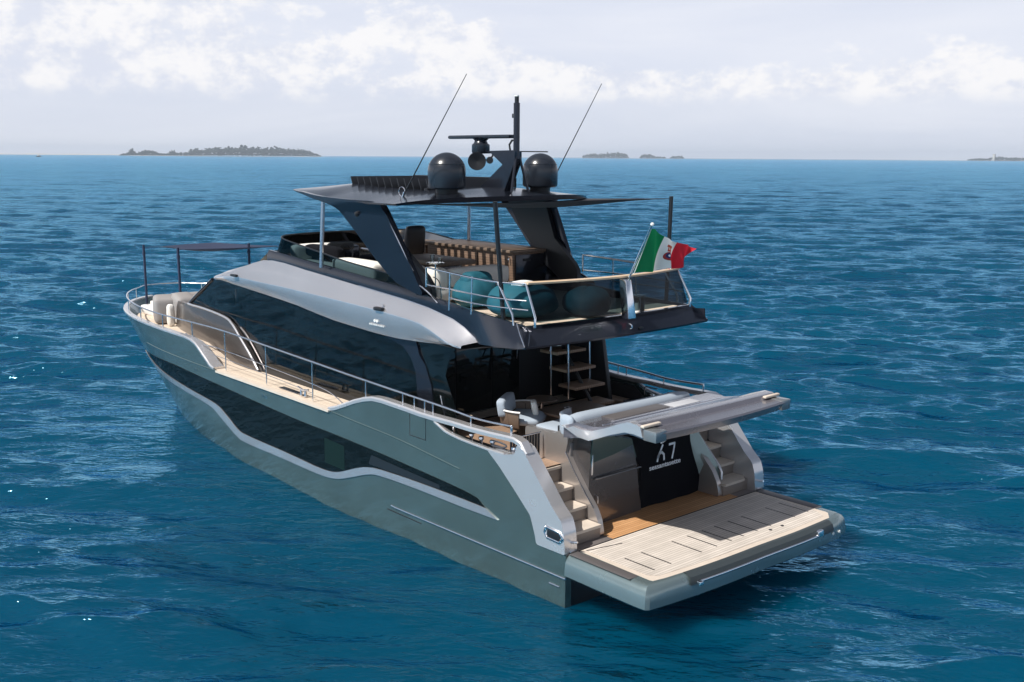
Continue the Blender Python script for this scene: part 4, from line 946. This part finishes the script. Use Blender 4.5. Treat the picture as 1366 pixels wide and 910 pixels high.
# ---- flybridge fittings that are built in
cab = rbox('bar_cabinet', (5.40, -2.0, 4.2), (8.45, -1.02, 4.98), brown, YT, .02)
rbox('cabinet_top', (5.34, -2.05, 4.985), (8.5, -.96, 5.05), browntop, cab, .012)
rbox('cabinet_end', (5.36, -1.98, 4.22), (5.395, -1.06, 4.95), charcoal, cab, .006)
for x in (6.0, 6.6, 7.2, 7.8): rbox('door_gap', (x-.006, -1.02, 4.26), (x+.006, -1.012, 4.94), black, cab, 0)
rbox('cabinet_latch', (5.34, -1.45, 4.82), (5.358, -1.25, 4.87), black, cab, .003)
tube('cabinet_hook', [(5.50, -1.0, 4.90), (5.50, -.95, 4.86), (5.50, -.97, 4.80)], .014, chrome, cab, 6)
cab2 = rbox('forward_locker', (8.55, -2.0, 4.2), (9.9, -1.05, 4.92), brown, YT, .02); rbox('locker_lid', (8.52, -2.03, 4.925), (9.93, -1.0, 4.97), browntop, cab2, .01)
helm = rbox('helm_console', (9.55, .1, 4.2), (10.2, 1.2, 4.95), charcoal, YT, .06)
rbox('helm_screen', (9.5, .3, 4.86), (9.62, .95, 5.02), darkpane, helm, .02, rot=Matrix.Rotation(.5, 3, 'Y'))
tube('steering_wheel', [(9.38+.06*math.sin(a), .62+.2*math.cos(a), 4.80+.18*math.sin(a)) for a in np.linspace(0, 6.283, 25)], .014, black, helm, 6)
for y in (-.55, .35):
    hs = lathe('helm_seat', [(.22, 0), (.05, .03), (.05, .42), (.12, .44)], black, YT, (8.55, y, 4.2), 18)
    cushion('seat', (8.3, y-.27, 4.64), (8.82, y+.27, 4.80), blackcloth, hs, .05)
    cushion('backrest', (8.22, y-.26, 4.78), (8.36, y+.26, 5.42), mat('black_leather', (.012, .013, .018), .4) if 'black_leather' not in MATS else MATS['black_leather'], hs, .06, rot=Matrix.Rotation(-.12, 3, 'Y'))
    rbox('armrest', (8.3, y+.24, 4.92), (8.7, y+.30, 4.97), steel_d, hs, .02)
fl = rbox('forward_lounge_base', (8.1, .85, 4.2), (10.3, 1.70, 4.50), white, YT, .04)
cushion('lounge_seat', (8.1, .85, 4.48), (10.3, 1.68, 4.64), cream, fl, .06)
cushion('lounge_back', (6.6, 1.30, 4.45), (8.2, 1.72, 4.84), cream, fl, .08)
cushion('lounge_head', (9.9, .5, 4.6), (10.2, 1.6, 4.98), cream, fl, .08)
cushion('black_bolster', (8.55, 1.12, 4.74), (9.95, 1.36, 5.00), blackcloth, fl, .07)
# bow lounge moulded into the foredeck
bw = rbox('bow_lounge_base', (16.9, -1.35, 2.2), (20.0, 1.35, 2.50), white, YT, .12, 4)
cushion('sun_pad', (16.95, -1.3, 2.50), (18.1, 1.3, 2.66), bowfab, bw, .06)
cushion('sun_pad', (18.7, -1.0, 2.42), (20.0, 1.0, 2.60), cream, bw, .06)
cushion('seat_back', (17.35, 1.12, 2.25), (18.35, 1.72, 2.98), bowfab, bw, .10, rot=Matrix.Rotation(-.35, 3, 'Z'))
cushion('seat_back', (17.0, .80, 2.40), (17.62, 1.38, 3.06), bowfab, bw, .12, rot=Matrix.Rotation(-.30, 3, 'Y'))
cushion('seat_back', (17.9, -1.25, 2.45), (18.3, .5, 2.88), bowfab, bw, .10, rot=Matrix.Rotation(-.2, 3, 'Y'))
cushion('seat_back', (19.0, -1.2, 2.4), (19.6, 1.0, 2.80), bowfab, bw, .12)
cushion('foam_block', (16.92, 1.52, 2.25), (17.08, 1.70, 2.84), cream, bw, .05)
rbox('bow_table', (18.2, -.5, 2.72), (18.7, .4, 2.76), teakplain, bw, .01)
rbox('foredeck_hatch', (20.2, -.35, 2.24), (20.9, .35, 2.29), white, YT, .02)
# cockpit side lockers in the starboard bulwark
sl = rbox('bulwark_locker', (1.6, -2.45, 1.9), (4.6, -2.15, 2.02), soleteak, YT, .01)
rbox('locker_pull', (2.6, -2.15, 1.96), (3.4, -2.145, 1.98), steel_d, sl, 0)
# starboard bulwark inner lining
for s in (1, -1): quad_panel('bulwark_lining', [(1.9, 2.42*s, 1.9), (4.3, 2.5*s, 1.9), (4.3, 2.5*s, 2.3), (3.2, 2.46*s, 2.3), (2.9, 2.44*s, 2.1), (1.9, 2.42*s, 2.1)], .03, MATS['dark_soffit'], YT, (0, .0, 0) if False else (0, .9*s, 0))

# ------------------------------------------------------------------ loose things
def thing(name, loc, rz, label, cat, group=None): return empty(name, loc, rz, label, cat, group)
# awning poles and canvas
aw = thing('sun_awning', (0, 0, 0), 0, 'dark navy canvas awning stretched flat over the bow lounge on thin poles', 'awning')
cor = [(17.5, 1.08, 4.33), (16.7, -1.75, 4.34), (20.3, -1.4, 4.22), (20.1, .55, 4.20)]
rows = []
for i in range(13):
    u = i/12; row = []
    for j in range(13):
        v = j/12; a = Vector(cor[0]).lerp(Vector(cor[1]), v); b = Vector(cor[3]).lerp(Vector(cor[2]), v); p = a.lerp(b, u)
        p.x += (.18*(4*v*(1-v)))*(u-.5)*2; p.y += -.14*(4*u*(1-u))*(1-2*v); p.z -= .16*16*u*(1-u)*v*(1-v)*.8; row.append(p)
    rows.append(row)
cv = loft('canvas', [[p for p in r_] for r_ in rows]+[[p-Vector((0, 0, .015)) for p in r_] for r_ in rows[::-1]], navy, aw, close_u=True)
for x, y, zt in ((17.5, 1.08, 4.38), (17.67, -1.2, 4.38), (20.2, 1.0, 4.27)):
    p_ = tube('pole', [(x, y, 2.2), (x+.03, y, zt)], .038, navy, aw, 10)
    tube('pole_collar', [(x+.03, y, zt-.30), (x+.03, y, zt-.22)], .048, navy, p_, 10)
tube('lashing', [(20.1, .55, 4.20), (20.22, .98, 4.2)], .008, navy, aw, 6); tube('lashing', [(16.7, -1.75, 4.34), (14.2, -1.5, 4.1)], .008, navy, aw, 6)
aw2 = thing('aft_awning', (0, 0, 0), 0, 'thin dark awning stretched aft from the hardtop to two tall dark poles', 'awning')
rows = []
for i in range(9):
    u = i/8; row = []
    for j in range(13):
        v = j/12; a = Vector((4.75, 2.40-4.8*v, 6.13)); a.x -= .75*(1-abs(2*v-1)**2.4); b = Vector((2.16, 2.22-4.44*v, 6.22)); p = a.lerp(b, u)
        p.y *= 1-.12*(4*u*(1-u)); p.x += .22*4*v*(1-v)*u; p.z -= .10*16*u*(1-u)*v*(1-v); row.append(p)
    rows.append(row)
loft('canvas', rows+[[p-Vector((0, 0, .012)) for p in r_] for r_ in rows[::-1]], mat('charcoal_canvas', (.03, .03, .036), .75), aw2, close_u=True)
for s in (1, -1):
    tube('pole', [(2.19, 2.19*s, 4.2) if s < 0 else (2.19, 2.0, 4.2), (2.17, 2.22*s, 6.26)], .040, black, aw2, 10)
# ensign on its staff
en = thing('ensign', (0, 0, 0), 0, 'green, white and red ensign with crowned shield on a slanted steel staff', 'flag')
sf = tube('staff', [(1.30, 0, 4.62), (1.22, 0, 4.85), (.70, 0, 5.86)], .018, chrome, en, 8); lathe('truck', [(.03, 0), (.03, .03), (0, .05)], white, sf, (.69, 0, 5.87), 10, (-.45, 0, .9))
fm = bpy.data.materials.new('ensign_cloth'); fm.use_nodes = True
t = fm.node_tree; b = t.nodes['Principled BSDF']; b.inputs['Roughness'].default_value = .8
uvn = t.nodes.new('ShaderNodeUVMap'); uvn.uv_map = 'UVMap'; sp = t.nodes.new('ShaderNodeSeparateXYZ'); t.links.new(uvn.outputs[0], sp.inputs[0])
def tm(op, a, c=None):
    q = t.nodes.new('ShaderNodeMath'); q.operation = op
    for i, v in enumerate((a, c)):
        if v is None: continue
        if isinstance(v, (int, float)): q.inputs[i].default_value = v
        else: t.links.new(v, q.inputs[i])
    return q.outputs[0]
def tmix(f, a, c):
    q = t.nodes.new('ShaderNodeMix'); q.data_type = 'RGBA'; t.links.new(f, q.inputs[0])
    for i, v in ((6, a), (7, c)):
        if isinstance(v, tuple): q.inputs[i].default_value = (*v, 1)
        else: t.links.new(v, q.inputs[i])
    return q.outputs[2]
U_, V_ = sp.outputs[0], sp.outputs[1]
c_ = tmix(tm('GREATER_THAN', U_, .35), (.0, .20, .065), (.80, .79, .76)); c_ = tmix(tm('GREATER_THAN', U_, .62), c_, (.62, .012, .03))
def ell(cu, cv_, ru, rv): return tm('LESS_THAN', tm('ADD', tm('POWER', tm('ABSOLUTE', tm('DIVIDE', tm('SUBTRACT', U_, cu), ru)), 2.2), tm('POWER', tm('ABSOLUTE', tm('DIVIDE', tm('SUBTRACT', V_, cv_), rv)), 2.2)), 1.0)
def rect(u0, u1, v0, v1): return tm('MULTIPLY', tm('MULTIPLY', tm('GREATER_THAN', U_, u0), tm('LESS_THAN', U_, u1)), tm('MULTIPLY', tm('GREATER_THAN', V_, v0), tm('LESS_THAN', V_, v1)))
c_ = tmix(ell(.51, .44, .085, .15), c_, (.35, .03, .03)); c_ = tmix(ell(.505, .46, .055, .095), c_, (.02, .03, .12)); c_ = tmix(ell(.505, .46, .022, .04), c_, (.75, .78, .85))
c_ = tmix(rect(.46, .56, .60, .78), c_, (.45, .06, .03)); c_ = tmix(rect(.44, .58, .74, .82), c_, (.45, .07, .03)); c_ = tmix(rect(.475, .495, .66, .74), c_, (.7, .6, .5)); c_ = tmix(rect(.525, .545, .66, .74), c_, (.7, .6, .5))
t.links.new(c_, b.inputs['Base Color'])
tr_ = t.nodes.new('ShaderNodeBsdfTranslucent'); t.links.new(c_, tr_.inputs[0]); ms = t.nodes.new('ShaderNodeMixShader'); ms.inputs[0].default_value = .3
t.links.new(b.outputs[0], ms.inputs[1]); t.links.new(tr_.outputs[0], ms.inputs[2]); t.links.new(ms.outputs[0], t.nodes['Material Output'].inputs[0])
topc = smooth_path([(.72, -.02, 5.80), (.83, -.22, 5.78), (.80, -.46, 5.66), (.90, -.72, 5.57), (.84, -.98, 5.50), (.92, -1.24, 5.45), (.88, -1.44, 5.38)], 6)
botc = smooth_path([(1.10, -.02, 5.02), (.98, -.26, 5.03), (1.06, -.50, 5.02), (.94, -.74, 5.07), (1.03, -.90, 5.03), (.92, -1.05, 5.06), (.98, -1.20, 5.12)], 6)
vs, fs, uv = [], [], []; nu_, nv2 = len(topc), 15
for i in range(nu_):
    for j in range(nv2):
        v = j/(nv2-1); p = botc[i].lerp(topc[i], v); p.x += .05*math.sin(i*.55+v*2.2); uu_ = i/(nu_-1)
        p.y += -.12*math.sin(math.pi*v)*(-1)*uu_*.6; vs.append(p); uv.append((uu_, v))
for i in range(nu_-1):
    for j in range(nv2-1): fs.append((i*nv2+j, (i+1)*nv2+j, (i+1)*nv2+j+1, i*nv2+j+1))
me = bpy.data.meshes.new('flag_cloth'); me.from_pydata([tuple(v) for v in vs], [], fs); uvl = me.uv_layers.new(name='UVMap')
for lp in me.loops: uvl.data[lp.index].uv = uv[lp.vertex_index]
me.update(); link('flag_cloth', me, fm, en)
tube('halyard', [(1.20, .0, 4.95), (1.08, -.02, 5.02), (.72, -.02, 5.80)], .006, white, en, 5)
# bean bags and pouf
def blob(name, c, r, h, m, parent, seed, top_=.8, squash=1.0):
    rd = random.Random(seed); bm = bmesh.new(); bmesh.ops.create_uvsphere(bm, u_segments=40, v_segments=24, radius=1)
    ph = [rd.uniform(0, 6) for _ in range(6)]
    for v in bm.verts:
        q = v.co.copy(); a = math.atan2(q.y, q.x); zz = q.z
        k = 1+.035*math.sin(3*a+ph[0])+.03*math.sin(5*a+ph[1]+zz*2)+.018*math.sin(9*a+ph[2]+zz*5)
        z = (zz*.5+.5); w_ = (max(0, 1-abs(zz)**2.6))**.5
        w_ *= (1-(1-top_)*z)
        v.co = Vector((c[0]+math.cos(a)*w_*r*k, c[1]+math.sin(a)*w_*r*k*squash, c[2]+h*z+.02*math.sin(4*a+ph[3])*z))
    return from_bm(name, bm, m, parent, ang=80)
bb = thing('bean_bag', (4.0, 1.15, 4.2), 0, 'round teal bean bag behind the side rail beside the white sofa', 'bean bag', 'teal bean bags on the flybridge')
blob('bag', (0, 0, 0), .50, .62, teal, bb, 3, .72); cushion('head_rest', (-.2, -.30, .30), (.18, .28, .66), teal, bb, .12)
bb = thing('bean_bag', (2.55, 1.28, 4.2), 0, 'large teal bean bag at the rail corner with a folded white towel on it', 'bean bag', 'teal bean bags on the flybridge')
blob('bag', (0, 0, 0), .66, .62, teal, bb, 9, .86)
tw_ = thing('towel', (2.40, 1.45, 4.78), .2, 'folded white towel lying on the large teal bean bag', 'towel')
cushion('cloth', (-.12, -.28, -.0), (.14, .10, .07), towelm, tw_, .03)
pf = thing('pouf', (1.92, .28, 4.2), .1, 'round dark teal pouf standing behind the aft glass', 'pouf')
blob('body', (0, 0, 0), .44, .52, tealdark, pf, 21, .95)
# lantern
ln = thing('lantern', (1.62, -.72, 4.2), .3, 'small steel framed glass lantern with a white candle on the flybridge deck', 'lantern')
for x in (-.09, .09):
    for y in (-.09, .09): rbox('post', (x-.012, y-.012, 0), (x+.012, y+.012, .30), chrome, ln, .002)
rbox('base', (-.11, -.11, 0), (.11, .11, .02), chrome, ln, .004); rbox('top', (-.12, -.12, .30), (.12, .12, .325), chrome, ln, .004)
rbox('pane', (-.088, -.095, .02), (.088, -.091, .30), clearg, ln, 0); rbox('pane', (-.095, -.088, .02), (-.091, .088, .30), clearg, ln, 0)
lathe('candle', [(.045, 0), (.045, .16), (0, .16)], cream, ln, (0, 0, .02), 16)
tube('handle', [(.0, -.05, .325), (0, -.04, .40), (0, .04, .40), (0, .05, .325)], .007, chrome, ln, 6)
# flybridge table, sofa, tray
tb = thing('dining_table', (6.45, .32, 4.2), 0, 'low brown wooden table between the white sofa and the bar cabinet', 'table')
rbox('table_top', (-.85, -.48, .60), (.80, .48, .70), browntop, tb, .015)
for x in (-.55, .5): rbox('leg', (x-.06, -.3, 0), (x+.06, .3, .60), charcoal, tb, .01)
so = thing('flybridge_sofa', (5.1, .6, 4.2), 0, 'white L-shaped sofa on the flybridge beside the brown table', 'sofa')
rbox('base', (-.45, -.85, .06), (.45, .95, .30), white, so, .03)
cushion('seat', (-.30, -.85, .28), (.45, .95, .44), cream, so, .06)
cushion('backrest', (-.48, -.85, .30), (-.20, .62, .66), cream, so, .08); cushion('armrest', (-.45, .66, .26), (.05, .98, .68), cream, so, .09)
cushion('armrest', (.15, .72, .26), (.55, .98, .68), cream, so, .09)
ds = thing('drinks_stand', (4.62, 1.62, 4.2), 0, 'thin steel stand with a small round tray beside the flybridge rail', 'stand')
lathe('tray', [(.17, 0), (.18, .015), (.17, .02), (0, .012)], clearg, ds, (0, 0, .80), 24); tube('leg', [(0, 0, .0), (0, 0, .80)], .013, chrome, ds, 8); lathe('foot', [(.14, 0), (.14, .012), (0, .02)], chrome, ds, (0, 0, 0), 20)
tube('hoop_leg', smooth_path([(-.25, .05, .0), (-.22, .05, .40), (-.12, .05, .52), (0, .05, .55)], 4), .010, chrome, ds, 6)
def glass(loc, label, h, r, n_=0):
    g = thing('tumbler', loc, 0, label, 'glass', 'glasses on the flybridge tray')
    lathe('bowl', [(r*.8, 0), (r, h), (r*.93, h), (r*.75, .01), (0, .01)], clearg, g, (0, 0, 0), 18)
glass((4.66, 1.66, 5.02), 'taller clear glass on the round tray of the drinks stand', .15, .045)
glass((4.56, 1.56, 5.02), 'shorter clear glass on the round tray of the drinks stand', .10, .045)
# cockpit furniture
ch = thing('armchair', (2.75, .95, 1.9), math.radians(215), 'low pale armchair with a rounded brown shell in the cockpit', 'armchair')
cushion('seat', (-.32, -.36, .30), (.32, .36, .46), MATS['blue_grey_upholstery'], ch, .07)
cushion('back_pad', (-.48, -.38, .44), (-.30, .38, .76), MATS['blue_grey_upholstery'], ch, .05, rot=Matrix.Rotation(-.15, 3, 'Y'))
rows = []
for k in range(17):
    a = math.radians(95+170*k/16); n_ = Vector((math.cos(a), math.sin(a)*.95, 0)); p = n_*.44
    rows.append([p+Vector((0, 0, .26)), p+n_*.05+Vector((0, 0, .30)), p+n_*.07+Vector((0, 0, .56)), p+n_*.03+Vector((0, 0, .58)), p+Vector((0, 0, .54))])
loft('shell', rows, browntop, ch, close_v=True, cap=True, ang=60)
tube('shell_rail', [(.52*math.cos(a), .50*math.sin(a), .58) for a in np.linspace(1.6, 4.7, 20)], .018, white, ch, 8)
for a in (.8, 2.3, 3.9, 5.5): tube('leg', [(.26*math.cos(a), .26*math.sin(a), .32), (.36*math.cos(a), .36*math.sin(a), 0)], .018, black, ch, 8, .012)
pl_ = thing('throw_pillow', (2.62, .88, 2.36), .9, 'pale square pillow standing in the cockpit armchair', 'pillow')
cushion('pillow_cover', (-.05, -.15, 0), (.05, .15, .24), cream, pl_, .03, .01, rot=Matrix.Rotation(.2, 3, 'Y'))
pl_ = thing('throw_pillow', (1.50, 1.15, 2.43), .35, 'grey-blue pillow leaning at the end of the stern sofa', 'pillow')
cushion('pillow_cover', (-.05, -.16, 0), (.05, .16, .26), greyfab, pl_, .03, .01, rot=Matrix.Rotation(.25, 3, 'Y'))
ct = thing('cocktail_table', (2.45, .05, 1.9), 0, 'dark low table with a small tray in front of the stern sofa', 'table')
rbox('table_top', (-.38, -.62, .42), (.38, .62, .47), browntop, ct, .012); rbox('pedestal', (-.08, -.08, 0), (.08, .08, .42), steel_d, ct, .01)
lathe('ashtray', [(.07, 0), (.08, .03), (.06, .03), (0, .01)], chrome, ct, (0, .15, .472), 18)
st_ = thing('side_table', (3.35, .02, 1.9), 0, 'small round dark side table beside the flybridge stairs', 'table')
lathe('table_top', [(.30, 0), (.31, .015), (.30, .03), (0, .03)], browntop, st_, (0, 0, .46), 28); tube('pedestal', [(0, 0, 0), (0, 0, .46)], .03, steel_d, st_, 10); lathe('foot', [(.16, 0), (.15, .015), (0, .02)], steel_d, st_, (0, 0, 0), 20)

# ------------------------------------------------------------------ sea haze
hm = bpy.data.materials.new('haze_air'); hm.use_nodes = True; t = hm.node_tree
for n in list(t.nodes): t.nodes.remove(n)
o_ = t.nodes.new('ShaderNodeOutputMaterial'); pv = t.nodes.new('ShaderNodeVolumePrincipled'); pv.inputs['Color'].default_value = (.72, .83, .98, 1); pv.inputs['Density'].default_value = .00011
pv.inputs['Anisotropy'].default_value = 0.0; t.links.new(pv.outputs[0], o_.inputs['Volume'])
bm = bmesh.new(); bmesh.ops.create_cube(bm, size=1)
for v in bm.verts: v.co = Vector((v.co.x*15200, v.co.y*15200, -1.8+(v.co.z+.5)*60))
me = bpy.data.meshes.new('haze'); bm.to_mesh(me); bm.free(); me.materials.append(hm)
hz_ = bpy.data.objects.new('haze', me); C.objects.link(hz_); tag(hz_, kind='stuff')
